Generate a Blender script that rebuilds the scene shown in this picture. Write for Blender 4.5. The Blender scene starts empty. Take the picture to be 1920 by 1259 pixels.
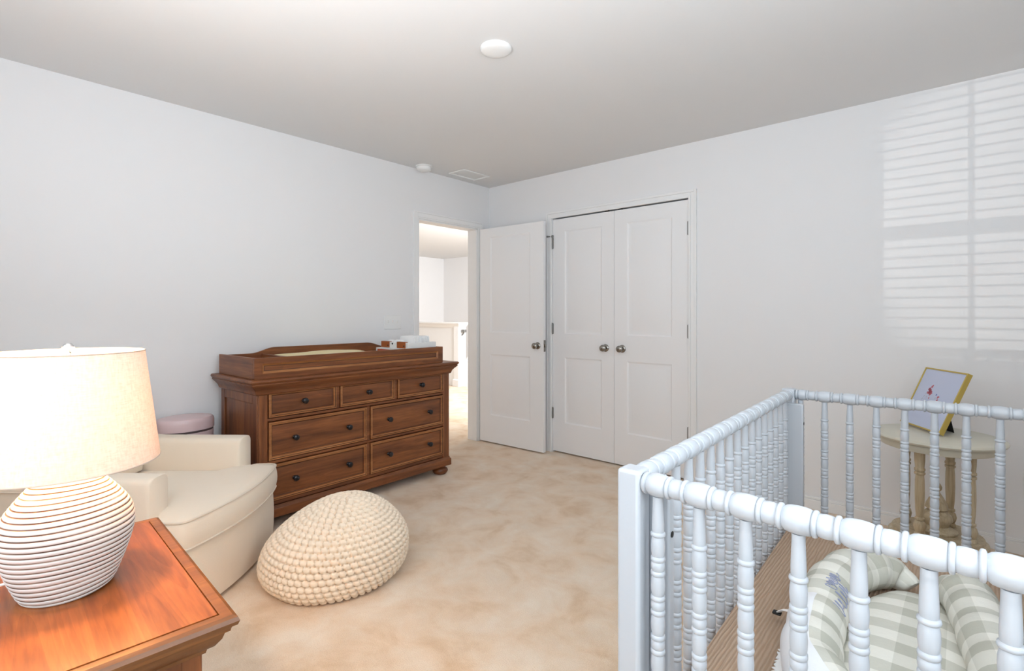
import bpy, bmesh, math, random
from mathutils import Vector, Matrix, noise
random.seed(7)
PI = math.pi
S = bpy.context.scene
C = S.collection

# ------------------------------------------------------------------ camera, world, lights, exposure
YAW = math.radians(41.26)
FWD = Vector((-math.sin(YAW), math.cos(YAW), 0)); RGT = Vector((math.cos(YAW), math.sin(YAW), 0))
CAMH = 1.225
cam = bpy.data.cameras.new('camera'); cam_o = bpy.data.objects.new('camera', cam); C.objects.link(cam_o)
cam.sensor_width = 36.0; cam.lens = 36.0*962/1920; cam.shift_y = -39.5/1920
cam.clip_start = 0.02; cam.clip_end = 100
cam_o.location = (0, 0, CAMH); cam_o.rotation_euler = (PI/2, 0, YAW)
S.camera = cam_o

w = bpy.data.worlds.new('world'); S.world = w; w.use_nodes = True
w.node_tree.nodes['Background'].inputs[0].default_value = (0.80, 0.90, 1.0, 1)
w.node_tree.nodes['Background'].inputs[1].default_value = 1.0

def lamp(name, kind, loc, energy, color=(1, 1, 1), **kw):
    l = bpy.data.lights.new(name, kind); l.energy = energy; l.color = color
    for k, v in kw.items():
        if k not in ('rot', 'parent'): setattr(l, k, v)
    o = bpy.data.objects.new(name, l); C.objects.link(o); o.location = loc
    if 'rot' in kw: o.rotation_euler = kw['rot']
    if 'parent' in kw: o.parent = kw['parent']
    return o
# daylight entering by the two windows in the wall behind the camera
DAY = (0.83, 0.925, 1.0)
for nm, wx, e in (('a', -1.25, 27), ('b', -0.10, 25)):
    lamp('daylight_window_'+nm+'_up', 'AREA', (wx, -0.20, 1.35), e, DAY, shape='RECTANGLE', size=1.0, size_y=1.4, rot=(PI/2+1.42, 0, 0))   # extra lamp tilted up to soften the room by ceiling bounce
    lamp('daylight_window_'+nm, 'AREA', (wx, -0.22, 1.40), 4, DAY, shape='RECTANGLE', size=1.0, size_y=1.6, rot=(PI/2, 0, 0))
# fill lamp added at the right-hand wall, out of frame, to even the light
lamp('daylight_window_c', 'AREA', (0.66, 0.65, 1.62), 18, DAY, shape='RECTANGLE', size=0.95, size_y=1.0, rot=(PI/2+0.35, 0, PI/2))
# fill lamp added out of view to brighten the hall
lamp('hall_fill', 'AREA', (-3.72, 5.3, 1.75), 105, (0.92, 0.965, 1.0), shape='RECTANGLE', size=1.6, size_y=1.2, rot=(PI/2, 0, PI/2))
# low glint of sun thrown back from outside through the blinds onto the far wall
g = lamp('sun_glint', 'SPOT', (-1.27, -13.75, 0.31), 1350, (1.0, 0.97, 0.92), shadow_soft_size=0.012, spot_size=math.radians(6.4), spot_blend=0.6)
g.rotation_euler = (Vector((0.30, 3.68, 1.75)) - g.location).to_track_quat('-Z', 'Y').to_euler()

S.view_settings.view_transform = 'Standard'; S.view_settings.look = 'None'
S.view_settings.gamma = 1.0; S.view_settings.use_curve_mapping = False
S.view_settings.exposure = 0.43
S.cycles.max_bounces = 12; S.cycles.diffuse_bounces = 8; S.cycles.glossy_bounces = 4
S.cycles.transparent_max_bounces = 12

# ------------------------------------------------------------------ helpers
def srgb(r, g, b):
    f = lambda c: (c/255/12.92) if c/255 <= 0.04045 else ((c/255+0.055)/1.055)**2.4
    return (f(r), f(g), f(b), 1)
def new_mat(name):
    m = bpy.data.materials.new(name); m.use_nodes = True
    nt = m.node_tree; b = nt.nodes['Principled BSDF']
    return m, nt, b
def N(nt, t, **kw):
    n = nt.nodes.new(t)
    for k, v in kw.items(): setattr(n, k, v)
    return n
def ramp(nt, stops):
    r = N(nt, 'ShaderNodeValToRGB'); e = r.color_ramp.elements
    while len(e) < len(stops): e.new(0.5)
    for i, (p, c) in enumerate(stops): e[i].position = p; e[i].color = c
    return r
def mapped(nt, scale, kind='Object', rot=(0, 0, 0)):
    tc = N(nt, 'ShaderNodeTexCoord'); mp = N(nt, 'ShaderNodeMapping')
    mp.inputs['Scale'].default_value = scale; mp.inputs['Rotation'].default_value = rot
    nt.links.new(tc.outputs[kind], mp.inputs[0]); return mp.outputs[0]
def noise_n(nt, vec, scale, detail=4, dist=0.0, rough=0.55):
    n = N(nt, 'ShaderNodeTexNoise'); n.inputs['Scale'].default_value = scale
    n.inputs['Detail'].default_value = detail; n.inputs['Distortion'].default_value = dist
    n.inputs['Roughness'].default_value = rough
    nt.links.new(vec, n.inputs['Vector']); return n.outputs['Fac']
def bump(nt, b, h, strength, dist):
    n = N(nt, 'ShaderNodeBump'); n.inputs['Strength'].default_value = strength; n.inputs['Distance'].default_value = dist
    nt.links.new(h, n.inputs['Height']); nt.links.new(n.outputs[0], b.inputs['Normal'])
def mixc(nt, fac, a, bb, mode='MIX'):
    n = N(nt, 'ShaderNodeMix', data_type='RGBA', blend_type=mode)
    for s, v in ((n.inputs[0], fac), (n.inputs[6], a), (n.inputs[7], bb)):
        if hasattr(v, 'is_linked') or isinstance(v, bpy.types.NodeSocket): nt.links.new(v, s)
        else: s.default_value = v
    return n.outputs[2]
def paint(name, col, rough=0.5, nscale=250, nstr=0.05, var=0.03, spec=0.5, metal=0.0):
    m, nt, b = new_mat(name)
    v = mapped(nt, (1, 1, 1)); f = noise_n(nt, v, nscale, 3); f2 = noise_n(nt, v, 3, 3)
    d = tuple(c*(1-var) for c in col[:3]) + (1,)
    nt.links.new(mixc(nt, f2, d, col), b.inputs['Base Color'])
    b.inputs['Roughness'].default_value = rough; b.inputs['Specular IOR Level'].default_value = spec
    b.inputs['Metallic'].default_value = metal
    if nstr: bump(nt, b, f, nstr, 0.002)
    return m
def wood(name, axis, dark, mid, light, rough=0.4, rings=0.35, s=1.0, rn=16.0):
    m, nt, b = new_mat(name)
    sc = {'x': (1.3*s, 16*s, 16*s), 'y': (16*s, 1.3*s, 16*s), 'z': (16*s, 16*s, 1.3*s)}[axis]
    v = mapped(nt, sc)
    f = noise_n(nt, v, 1.0, 6, 0.8, 0.6)
    sc2 = tuple(c*7 for c in sc); v2 = mapped(nt, sc2); f2 = noise_n(nt, v2, 1.0, 3)
    v3 = mapped(nt, tuple(c*0.42 for c in sc)); f3 = noise_n(nt, v3, 1.0, 1, 0.2)
    mul = N(nt, 'ShaderNodeMath', operation='MULTIPLY'); nt.links.new(f3, mul.inputs[0]); mul.inputs[1].default_value = rn
    fr = N(nt, 'ShaderNodeMath', operation='FRACT'); nt.links.new(mul.outputs[0], fr.inputs[0])
    r1 = ramp(nt, [(0.30, dark), (0.52, mid), (0.75, light)]); nt.links.new(f, r1.inputs[0])
    c = mixc(nt, fr.outputs[0], (1, 1, 1, 1), (1-rings, 1-rings*1.1, 1-rings*1.2, 1))
    c2 = mixc(nt, 1.0, r1.outputs[0], c, 'MULTIPLY')
    r2 = ramp(nt, [(0.35, (0.72, 0.68, 0.64, 1)), (0.6, (1, 1, 1, 1))]); nt.links.new(f2, r2.inputs[0])
    c3 = mixc(nt, 0.7, c2, r2.outputs[0], 'MULTIPLY')
    nt.links.new(c3, b.inputs['Base Color']); b.inputs['Roughness'].default_value = rough
    bump(nt, b, f2, 0.06, 0.001)
    return m
def fabric(name, col, scale=900, var=0.12, bstr=0.25, diag=True, sheen=0.2):
    m, nt, b = new_mat(name)
    v = mapped(nt, (1, 1, 1), rot=(0.5, 0.4, 0.6) if diag else (0, 0, 0))
    wv = N(nt, 'ShaderNodeTexWave', wave_type='BANDS', bands_direction='DIAGONAL'); wv.inputs['Scale'].default_value = scale/6
    wv.inputs['Distortion'].default_value = 1.5; nt.links.new(v, wv.inputs['Vector'])
    f = noise_n(nt, v, scale*0.35, 3); f2 = noise_n(nt, v, 6, 3)
    d = tuple(c*(1-var) for c in col[:3]) + (1,)
    a = mixc(nt, wv.outputs['Fac'], d, col); a2 = mixc(nt, f2, a, col)
    nt.links.new(a2, b.inputs['Base Color']); b.inputs['Roughness'].default_value = 0.9
    b.inputs['Sheen Weight'].default_value = sheen; b.inputs['Specular IOR Level'].default_value = 0.2
    ad = N(nt, 'ShaderNodeMath', operation='ADD'); nt.links.new(wv.outputs['Fac'], ad.inputs[0]); nt.links.new(f, ad.inputs[1])
    bump(nt, b, ad.outputs[0], bstr, 0.001)
    return m

def box(bm, x0, x1, y0, y1, z0, z1, mi=0):
    v = [bm.verts.new((x, y, z)) for z in (z0, z1) for x, y in ((x0, y0), (x1, y0), (x1, y1), (x0, y1))]
    fs = [(3, 2, 1, 0), (4, 5, 6, 7), (0, 1, 5, 4), (1, 2, 6, 5), (2, 3, 7, 6), (3, 0, 4, 7)]
    for f in fs: bm.faces.new([v[i] for i in f]).material_index = mi
def boxb(*a):
    bm = bmesh.new(); box(bm, *a); return bm
def rings(bm, rs, cap0=True, cap1=True, mi=0):
    prev = None; first = None
    for r in rs:
        vs = [bm.verts.new(p) for p in r]
        if prev:
            n = len(vs)
            for i in range(n): bm.faces.new((prev[i], prev[(i+1) % n], vs[(i+1) % n], vs[i])).material_index = mi
        else: first = vs
        prev = vs
    if cap0: bm.faces.new(first[::-1]).material_index = mi
    if cap1: bm.faces.new(prev).material_index = mi
def lathe(bm, prof, seg=24, o=(0, 0, 0), d=(0, 0, 1), mi=0, sx=1.0, sy=1.0):
    d = Vector(d).normalized(); o = Vector(o)
    a = Vector((1, 0, 0)) if abs(d.x) < 0.9 else Vector((0, 0, 1))
    if abs(d.z) > 0.99: a = Vector((1, 0, 0))
    x = (a - d*a.dot(d)).normalized(); y = d.cross(x)
    rs = []
    for r, z in prof:
        r = max(r, 1e-4)
        rs.append([o + d*z + x*(r*sx*math.cos(2*PI*i/seg)) + y*(r*sy*math.sin(2*PI*i/seg)) for i in range(seg)])
    rings(bm, rs, True, True, mi)
def latheb(*a, **k):
    bm = bmesh.new(); lathe(bm, *a, **k); return bm
def rect_loft(bm, levels):
    """levels: (z, x0, x1, y0, y1)"""
    rings(bm, [[(x0, y0, z), (x1, y0, z), (x1, y1, z), (x0, y1, z)] for z, x0, x1, y0, y1 in levels])
def cat(pts, n):
    P = [Vector(p) for p in pts]; out = []
    for i in range(len(P)-1):
        a = P[max(i-1, 0)]; b = P[i]; c = P[i+1]; d = P[min(i+2, len(P)-1)]
        for k in range(n):
            t = k/n
            out.append(0.5*((2*b) + (c-a)*t + (2*a-5*b+4*c-d)*t*t + (3*b-a-3*c+d)*t**3))
    out.append(P[-1]); return out
def tube(bm, pts, rad, seg=10, uvlen=False, flat=1.0, mi=0, closed=False):
    P = [Vector(p) for p in pts]; n = len(P); R = rad if isinstance(rad, (list, tuple)) else [rad]*n
    up = Vector((0, 0, 1)); loops = []; L = 0; Ls = []
    for i, p in enumerate(P):
        if closed: t = (P[(i+1) % n]-P[i-1]).normalized()
        else: t = (P[min(i+1, n-1)]-P[max(i-1, 0)]).normalized()
        if i: L += (p-P[i-1]).length
        Ls.append(L)
        x = t.cross(up)
        if x.length < 0.05: x = t.cross(Vector((0, 1, 0)))
        x.normalize(); y = x.cross(t)
        loops.append([bm.verts.new(p + x*(R[i]*math.cos(2*PI*k/seg)) + y*(R[i]*flat*math.sin(2*PI*k/seg))) for k in range(seg)])
    uv = bm.loops.layers.uv.verify() if uvlen else None
    for i in range(n if closed else n-1):
        a = loops[i]; b = loops[(i+1) % n]
        for k in range(seg):
            f = bm.faces.new((a[k], a[(k+1) % seg], b[(k+1) % seg], b[k])); f.material_index = mi
            if uv:
                us = [(Ls[i], k/seg), (Ls[i], (k+1)/seg), (Ls[i+1], (k+1)/seg), (Ls[i+1], k/seg)]
                for l, q in zip(f.loops, us): l[uv].uv = q
    if not closed:
        bm.faces.new(loops[0][::-1]).material_index = mi; bm.faces.new(loops[-1]).material_index = mi
def framed_front(bm, x0, x1, z0, z1, y, yb, panels, steps, mis=()):
    """slab with front at y (front = -y) and back at yb; panels [(x0,x1,z0,z1)] are carved by steps [(inset, depth)]"""
    xs = sorted({x0, x1} | {p[0] for p in panels} | {p[1] for p in panels})
    zs = sorted({z0, z1} | {p[2] for p in panels} | {p[3] for p in panels})
    V = {}
    def vert(x, z):
        k = (round(x, 5), round(z, 5))
        if k not in V: V[k] = bm.verts.new((x, y, z))
        return V[k]
    for i in range(len(xs)-1):
        for j in range(len(zs)-1):
            cx, cz = (xs[i]+xs[i+1])/2, (zs[j]+zs[j+1])/2
            if any(p[0] < cx < p[1] and p[2] < cz < p[3] for p in panels): continue
            bm.faces.new((vert(xs[i], zs[j]), vert(xs[i+1], zs[j]), vert(xs[i+1], zs[j+1]), vert(xs[i], zs[j+1])))
    for p in panels:
        prev = [vert(p[0], p[2]), vert(p[1], p[2]), vert(p[1], p[3]), vert(p[0], p[3])]
        for si, (ins, dep) in enumerate(steps):
            cur = [bm.verts.new((a, y+dep, c)) for a, c in ((p[0]+ins, p[2]+ins), (p[1]-ins, p[2]+ins), (p[1]-ins, p[3]-ins), (p[0]+ins, p[3]-ins))]
            for i in range(4): bm.faces.new((prev[i], prev[(i+1) % 4], cur[(i+1) % 4], cur[i])).material_index = mis[si] if si < len(mis) else 0
            prev = cur
        bm.faces.new(prev)
    # sides and back
    f = [bm.verts.new(q) for q in ((x0, y, z0), (x1, y, z0), (x1, y, z1), (x0, y, z1), (x0, yb, z0), (x1, yb, z0), (x1, yb, z1), (x0, yb, z1))]
    for q in ((1, 0, 4, 5), (2, 1, 5, 6), (3, 2, 6, 7), (0, 3, 7, 4), (5, 4, 7, 6)): bm.faces.new([f[i] for i in q])
    bmesh.ops.remove_doubles(bm, verts=bm.verts, dist=1e-5)
def puffy(bm, outline, z0, z1, bulge=0.01, dome=0.03, nb=5, nt=7, dome0=0.005):
    cx = sum(p[0] for p in outline)/len(outline); cy = sum(p[1] for p in outline)/len(outline); rs = []
    def ring(s, z, off=0.0):
        out = []
        n = len(outline)
        for i, p in enumerate(outline):
            a = outline[i-1]; b = outline[(i+1) % n]; t = Vector((b[0]-a[0], b[1]-a[1])).normalized()
            out.append((cx+(p[0]-cx)*s+t.y*off, cy+(p[1]-cy)*s-t.x*off, z))
        return out
    for k in range(nt): s = 0.02+0.96*k/nt; rs.append(ring(s, z0-dome0*(1-s**4)))
    for k in range(nb+1):
        t = k/nb; rs.append(ring(1.0, z0+(z1-z0)*t, bulge*math.sin(PI*t)))
    for k in range(nt): s = 0.98-0.96*(k+1)/nt; rs.append(ring(s, z1+dome*(1-s**3.5)))
    rings(bm, rs)
def round_poly(pts, r, n=5):
    out = []; m = len(pts)
    for i in range(m):
        p = Vector(pts[i]); a = (Vector(pts[i-1])-p); b = (Vector(pts[(i+1) % m])-p)
        q = min(r, a.length*0.45, b.length*0.45); s = p+a.normalized()*q; e = p+b.normalized()*q
        for k in range(n+1):
            t = k/n; v = s*(1-t)**2+p*(2*t*(1-t))+e*t*t
            out.append((v.x, v.y))
    return out
def resample(poly, step):
    out = []; n = len(poly)
    for i in range(n):
        a = Vector(poly[i]); b = Vector(poly[(i+1) % n]); L = (b-a).length; k = max(1, int(L/step+0.5))
        for j in range(k):
            v = a+(b-a)*(j/k); out.append((v.x, v.y))
    return out

def obj(name, bm, mats, parent=None, bevel=0.0, seg=2, ang=35, sub=0, loc=None, flat=False):
    bmesh.ops.recalc_face_normals(bm, faces=bm.faces)
    me = bpy.data.meshes.new(name); bm.to_mesh(me); bm.free()
    for m in (mats if isinstance(mats, (list, tuple)) else [mats]): me.materials.append(m)
    if not flat:
        for p in me.polygons: p.use_smooth = True
        me.set_sharp_from_angle(angle=math.radians(ang))
    o = bpy.data.objects.new(name, me); C.objects.link(o)
    if parent: o.parent = parent
    if loc: o.location = loc
    if bevel:
        b = o.modifiers.new('bevel', 'BEVEL'); b.width = bevel; b.segments = seg; b.limit_method = 'ANGLE'; b.angle_limit = math.radians(30)
    if sub:
        s = o.modifiers.new('sub', 'SUBSURF'); s.levels = sub; s.render_levels = sub
    return o
def tag(o, label, cat, group=None):
    o['label'] = label; o['category'] = cat
    if group: o['group'] = group
    return o
def thing(name, label, cat, loc=(0, 0, 0), rz=0.0, group=None):
    o = bpy.data.objects.new(name, None); C.objects.link(o); o.location = loc; o.rotation_euler = (0, 0, rz)
    o.empty_display_size = 0.1
    return tag(o, label, cat, group)
def struct(name, bm, mats, parent=None, **k):
    o = obj(name, bm, mats, parent, **k)
    if parent is None: o['kind'] = 'structure'
    return o
def dup(o, parent=None, name=None):
    c = o.copy(); C.objects.link(c)
    if parent: c.parent = parent
    for ch in list(o.children): dup(ch, c)
    return c

# ------------------------------------------------------------------ materials
M = {}
M['wall'] = paint('wall_paint', srgb(232, 232, 233), 0.85, 180, 0.05, 0.02, 0.2)
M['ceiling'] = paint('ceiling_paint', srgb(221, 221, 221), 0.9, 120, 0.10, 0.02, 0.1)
M['trim'] = paint('trim_white', srgb(236, 236, 236), 0.45, 300, 0.01, 0.01, 0.4)
M['door'] = paint('door_white', srgb(236, 236, 237), 0.5, 500, 0.03, 0.01, 0.4)
M['nickel'] = paint('satin_nickel', srgb(150, 146, 140), 0.25, 300, 0, 0.05, 0.5, 1.0)
M['chrome'] = paint('bright_metal', srgb(215, 215, 215), 0.12, 300, 0, 0.05, 0.5, 1.0)
M['white_plastic'] = paint('white_plastic', srgb(235, 235, 234), 0.4, 300, 0, 0.01)
M['grey_metal'] = paint('hinge_metal', srgb(125, 124, 122), 0.4, 300, 0, 0.05, 0.5, 0.6)
def carpet():
    m, nt, b = new_mat('beige_carpet')
    v = mapped(nt, (1, 1, 1))
    f1 = noise_n(nt, v, 4.6, 5, 0.5, 0.6); f2 = noise_n(nt, v, 260, 3, 0, 0.7); f3 = noise_n(nt, v, 9, 4, 0.4)
    r = ramp(nt, [(0.30, srgb(222, 191, 156)), (0.46, srgb(236, 212, 185)), (0.68, srgb(243, 228, 209))]); nt.links.new(f1, r.inputs[0])
    r3 = ramp(nt, [(0.35, (0.90, 0.87, 0.84, 1)), (0.65, (1, 1, 1, 1))]); nt.links.new(f3, r3.inputs[0])
    c = mixc(nt, 0.55, r.outputs[0], r3.outputs[0], 'MULTIPLY')
    r2 = ramp(nt, [(0.32, (0.74, 0.72, 0.69, 1)), (0.62, (1, 1, 1, 1))]); nt.links.new(f2, r2.inputs[0])
    c = mixc(nt, 0.6, c, r2.outputs[0], 'MULTIPLY')
    nt.links.new(c, b.inputs['Base Color']); b.inputs['Roughness'].default_value = 1.0; b.inputs['Specular IOR Level'].default_value = 0.1
    b.inputs['Sheen Weight'].default_value = 0.25
    ad = N(nt, 'ShaderNodeMath', operation='ADD'); nt.links.new(f2, ad.inputs[0]); nt.links.new(f3, ad.inputs[1])
    bump(nt, b, ad.outputs[0], 0.6, 0.006)
    return m
M['carpet'] = carpet()
DK, MD, LT = srgb(94, 52, 27), srgb(131, 77, 41), srgb(154, 96, 53)
for a in 'xyz': M['oak_'+a] = wood('brown_wood_'+a, a, DK, MD, LT, 0.42, 0.16)
M['oak_edge'] = wood('paler_edge', 'x', srgb(148, 94, 52), srgb(168, 112, 66), srgb(186, 130, 82), 0.36, 0.08)  # paler wood on the moulding rims
M['oak_line'] = wood('glazed_line', 'x', srgb(60, 32, 16), srgb(76, 42, 22), srgb(90, 52, 28), 0.5, 0.08)
ND, NM, NL = srgb(120, 64, 28), srgb(152, 86, 40), srgb(172, 104, 52)  # dresser's wood turned more orange: lamp glow put into the colour
M['night_x'] = wood('lamplit_wood_grain', 'x', ND, NM, NL, 0.30, 0.20, 1.3, 22.0)
M['night_z'] = wood('lamplit_wood_upright', 'z', DK, MD, srgb(168, 98, 50), 0.36, 0.30)
M['night_edge'] = wood('warm_wood_edge', 'y', srgb(104, 62, 26), srgb(132, 82, 40), srgb(156, 104, 54), 0.32, 0.15)
M['knob'] = paint('dark_bronze', srgb(32, 30, 34), 0.28, 300, 0, 0.1, 0.6, 0.4)
M['gap'] = paint('dark_recess', srgb(40, 24, 14), 0.8, 300, 0, 0.1)
M['cream'] = fabric('cream_herringbone', srgb(236, 222, 203), 900, 0.10, 0.25)
M['piping'] = fabric('cream_piping', srgb(222, 208, 190), 900, 0.06, 0.1)
M['knit'] = fabric('knit_cotton', srgb(246, 228, 205), 1600, 0.10, 0.35)
M['pink'] = paint('pink_metal', srgb(216, 192, 194), 0.35, 300, 0, 0.02)
M['dark_band'] = paint('dark_band', srgb(88, 74, 74), 0.4, 300, 0, 0.02)
M['crib'] = paint('crib_paint', srgb(190, 195, 201), 0.28, 60, 0.02, 0.02, 0.5)
M['pad'] = fabric('pale_yellow_cotton', srgb(226, 210, 160), 1200, 0.06, 0.1)
M['caddy'] = paint('white_enamel', srgb(238, 238, 236), 0.45, 300, 0, 0.01)
M['leather'] = paint('tan_leather', srgb(168, 88, 34), 0.5, 400, 0.1, 0.2)
M['diaper'] = fabric('white_diaper', srgb(240, 240, 240), 1200, 0.04, 0.1)
M['print_red'] = paint('red_card', srgb(196, 84, 52), 0.5, 300, 0, 0.05)
M['table_top'] = paint('cream_table_paint', srgb(206, 202, 186), 0.4, 60, 0.04, 0.05)
M['table_leg'] = wood('antique_cream_wood', 'z', srgb(172, 150, 116), srgb(196, 180, 150), srgb(210, 198, 172), 0.45, 0.06)
M['gold'] = paint('gold_frame', srgb(200, 174, 92), 0.35, 300, 0.02, 0.1, 0.5, 0.5)
M['paper'] = paint('print_paper', srgb(192, 200, 224), 0.35, 300, 0, 0.01)
M['petal'] = paint('print_petal', srgb(196, 104, 118), 0.6, 300, 0, 0.15)
M['petal2'] = paint('print_blue', srgb(120, 130, 190), 0.6, 300, 0, 0.15)
M['stem'] = paint('print_stem', srgb(178, 184, 196), 0.6, 300, 0, 0.1)
M['black'] = paint('black_easel', srgb(30, 30, 30), 0.6, 300, 0, 0.1)
def linen():
    m, nt, b = new_mat('linen_shade')
    out = nt.nodes['Material Output']; v = mapped(nt, (1, 1, 1)); vz = mapped(nt, (260, 260, 60)); vh = mapped(nt, (60, 60, 420))
    f = noise_n(nt, vz, 1, 3); f2 = noise_n(nt, vh, 1, 3)
    ad = N(nt, 'ShaderNodeMath', operation='ADD'); nt.links.new(f, ad.inputs[0]); nt.links.new(f2, ad.inputs[1])
    r = ramp(nt, [(0.30, srgb(222, 200, 178)), (0.58, srgb(238, 221, 203))])
    hf = N(nt, 'ShaderNodeMath', operation='MULTIPLY'); nt.links.new(ad.outputs[0], hf.inputs[0]); hf.inputs[1].default_value = 0.5
    nt.links.new(hf.outputs[0], r.inputs[0])
    di = N(nt, 'ShaderNodeBsdfDiffuse'); tr = N(nt, 'ShaderNodeBsdfTranslucent'); mx = N(nt, 'ShaderNodeMixShader'); mx.inputs[0].default_value = 0.11
    nt.links.new(r.outputs[0], di.inputs[0]); nt.links.new(r.outputs[0], tr.inputs[0])
    nt.links.new(di.outputs[0], mx.inputs[1]); nt.links.new(tr.outputs[0], mx.inputs[2]); nt.links.new(mx.outputs[0], out.inputs[0])
    return m
M['linen'] = linen()
M['ridge'] = paint('whitewash', srgb(212, 208, 204), 0.6, 120, 0.15, 0.08)
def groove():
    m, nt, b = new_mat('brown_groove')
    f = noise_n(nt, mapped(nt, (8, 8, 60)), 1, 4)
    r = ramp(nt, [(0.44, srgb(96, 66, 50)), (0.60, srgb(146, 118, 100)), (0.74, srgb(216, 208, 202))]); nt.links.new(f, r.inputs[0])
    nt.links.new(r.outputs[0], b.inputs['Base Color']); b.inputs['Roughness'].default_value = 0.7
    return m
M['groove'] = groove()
def emit(name, col, s):
    m, nt, b = new_mat(name); b.inputs['Emission Color'].default_value = col; b.inputs['Emission Strength'].default_value = s
    b.inputs['Base Color'].default_value = col; return m
M['bulb'] = emit('lit_bulb', (1.0, 0.62, 0.30, 1), 380)
def sheet():
    m, nt, b = new_mat('brown_ribbed_sheet')
    v = mapped(nt, (1, 0.12, 1)); wv = N(nt, 'ShaderNodeTexWave', wave_type='BANDS', bands_direction='X')
    wv.inputs['Scale'].default_value = 34; wv.inputs['Distortion'].default_value = 4.0; wv.inputs['Detail'].default_value = 3; wv.inputs['Detail Scale'].default_value = 3
    nt.links.new(v, wv.inputs['Vector'])
    r = ramp(nt, [(0.1, srgb(168, 143, 121)), (0.8, srgb(181, 157, 136))]); nt.links.new(wv.outputs['Fac'], r.inputs[0])
    nt.links.new(r.outputs[0], b.inputs['Base Color']); b.inputs['Roughness'].default_value = 0.95; b.inputs['Specular IOR Level'].default_value = 0.1
    bump(nt, b, wv.outputs['Fac'], 0.5, 0.004); return m
M['sheet'] = sheet()
def gingham(name, su, sv, kind='UV', mesh=False):
    m, nt, b = new_mat(name)
    tc = N(nt, 'ShaderNodeTexCoord'); sp = N(nt, 'ShaderNodeSeparateXYZ'); nt.links.new(tc.outputs[kind], sp.inputs[0])
    def stripe(s, sc, off=0.0):
        a = N(nt, 'ShaderNodeMath', operation='MULTIPLY_ADD'); nt.links.new(s, a.inputs[0]); a.inputs[1].default_value = sc; a.inputs[2].default_value = off
        f = N(nt, 'ShaderNodeMath', operation='FRACT'); nt.links.new(a.outputs[0], f.inputs[0])
        g_ = N(nt, 'ShaderNodeMath', operation='GREATER_THAN'); nt.links.new(f.outputs[0], g_.inputs[0]); g_.inputs[1].default_value = 0.5
        return g_.outputs[0]
    a = stripe(sp.outputs['X'], su); c = stripe(sp.outputs['Y'], sv, 0.3)
    wsum = N(nt, 'ShaderNodeMath', operation='MULTIPLY_ADD'); nt.links.new(a, wsum.inputs[0]); wsum.inputs[1].default_value = 0.62
    ms = N(nt, 'ShaderNodeMath', operation='MULTIPLY'); nt.links.new(c, ms.inputs[0]); ms.inputs[1].default_value = 0.38
    nt.links.new(ms.outputs[0], wsum.inputs[2])
    col = mixc(nt, wsum.outputs[0], srgb(222, 220, 211), srgb(180, 179, 167))
    if mesh:   # the lower outer side of the tube is plain white mesh
        def op(o, p, q):
            n_ = N(nt, 'ShaderNodeMath', operation=o)
            for i_, v_ in enumerate((p, q)):
                if isinstance(v_, bpy.types.NodeSocket): nt.links.new(v_, n_.inputs[i_])
                else: n_.inputs[i_].default_value = v_
            return n_.outputs[0]
        lo = op('GREATER_THAN', sp.outputs['Y'], 0.82)
        side = op('MULTIPLY', op('LESS_THAN', sp.outputs['Y'], 0.24), op('MULTIPLY', op('GREATER_THAN', sp.outputs['X'], 0.50), op('LESS_THAN', sp.outputs['X'], 1.22)))
        col = mixc(nt, op('MAXIMUM', lo, side), col, srgb(228, 229, 232))
    nt.links.new(col, b.inputs['Base Color']); b.inputs['Roughness'].default_value = 0.9; b.inputs['Specular IOR Level'].default_value = 0.2
    f = noise_n(nt, mapped(nt, (1, 1, 1)), 30, 3); f2 = noise_n(nt, mapped(nt, (1, 1, 1)), 700, 2)
    ad = N(nt, 'ShaderNodeMath', operation='MULTIPLY_ADD'); nt.links.new(f2, ad.inputs[0]); ad.inputs[1].default_value = 0.15; nt.links.new(f, ad.inputs[2])
    bump(nt, b, ad.outputs[0], 0.4, 0.006); return m
M['gingham_tube'] = gingham('gingham_tube', 1/0.078, 4.0, 'UV', True)
M['gingham_pad'] = gingham('gingham_pad', 1/0.092, 1/0.17, 'UV')
M['blue_thread'] = fabric('blue_thread', srgb(150, 156, 182), 1200, 0.1, 0.1)
M['blue_fabric'] = fabric('pale_blue_lining', srgb(196, 204, 220), 1200, 0.06, 0.1)
def glass():
    m, nt, b = new_mat('window_glass'); out = nt.nodes['Material Output']
    t = N(nt, 'ShaderNodeBsdfTransparent'); gl = N(nt, 'ShaderNodeBsdfGlossy'); gl.inputs['Roughness'].default_value = 0.02
    mx = N(nt, 'ShaderNodeMixShader'); mx.inputs[0].default_value = 0.06
    nt.links.new(t.outputs[0], mx.inputs[1]); nt.links.new(gl.outputs[0], mx.inputs[2]); nt.links.new(mx.outputs[0], out.inputs[0]); return m
M['glass'] = glass()

# ------------------------------------------------------------------ the room
LX, BY, RX, FY, CZ = -3.53, 3.68, 0.75, -0.30, 2.48
T = 0.12
struct('floor', boxb(-9.0, 1.0, -0.5, 8.0, -0.06, 0.0), M['carpet'], flat=True)
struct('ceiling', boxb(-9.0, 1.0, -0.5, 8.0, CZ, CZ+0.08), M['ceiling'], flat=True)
DY0, DY1, DH = 2.795, 3.515, 2.055          # entrance opening in the left wall
bm = bmesh.new(); box(bm, LX-T, LX, FY-T, DY0, 0, CZ); box(bm, LX-T, LX, DY0, DY1, DH, CZ); box(bm, LX-T, LX, DY1, 7.6, 0, CZ)
struct('wall_left', bm, M['wall'], flat=True)
CX0, CX1, CH = -2.745, -1.508, 2.072        # closet opening in the back wall
bm = bmesh.new(); box(bm, LX, CX0, BY, BY+T, 0, CZ); box(bm, CX0, CX1, BY, BY+T, CH+0.012, CZ); box(bm, CX1, RX+T, BY, BY+T, 0, CZ)
struct('wall_back', bm, M['wall'], flat=True)
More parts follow.
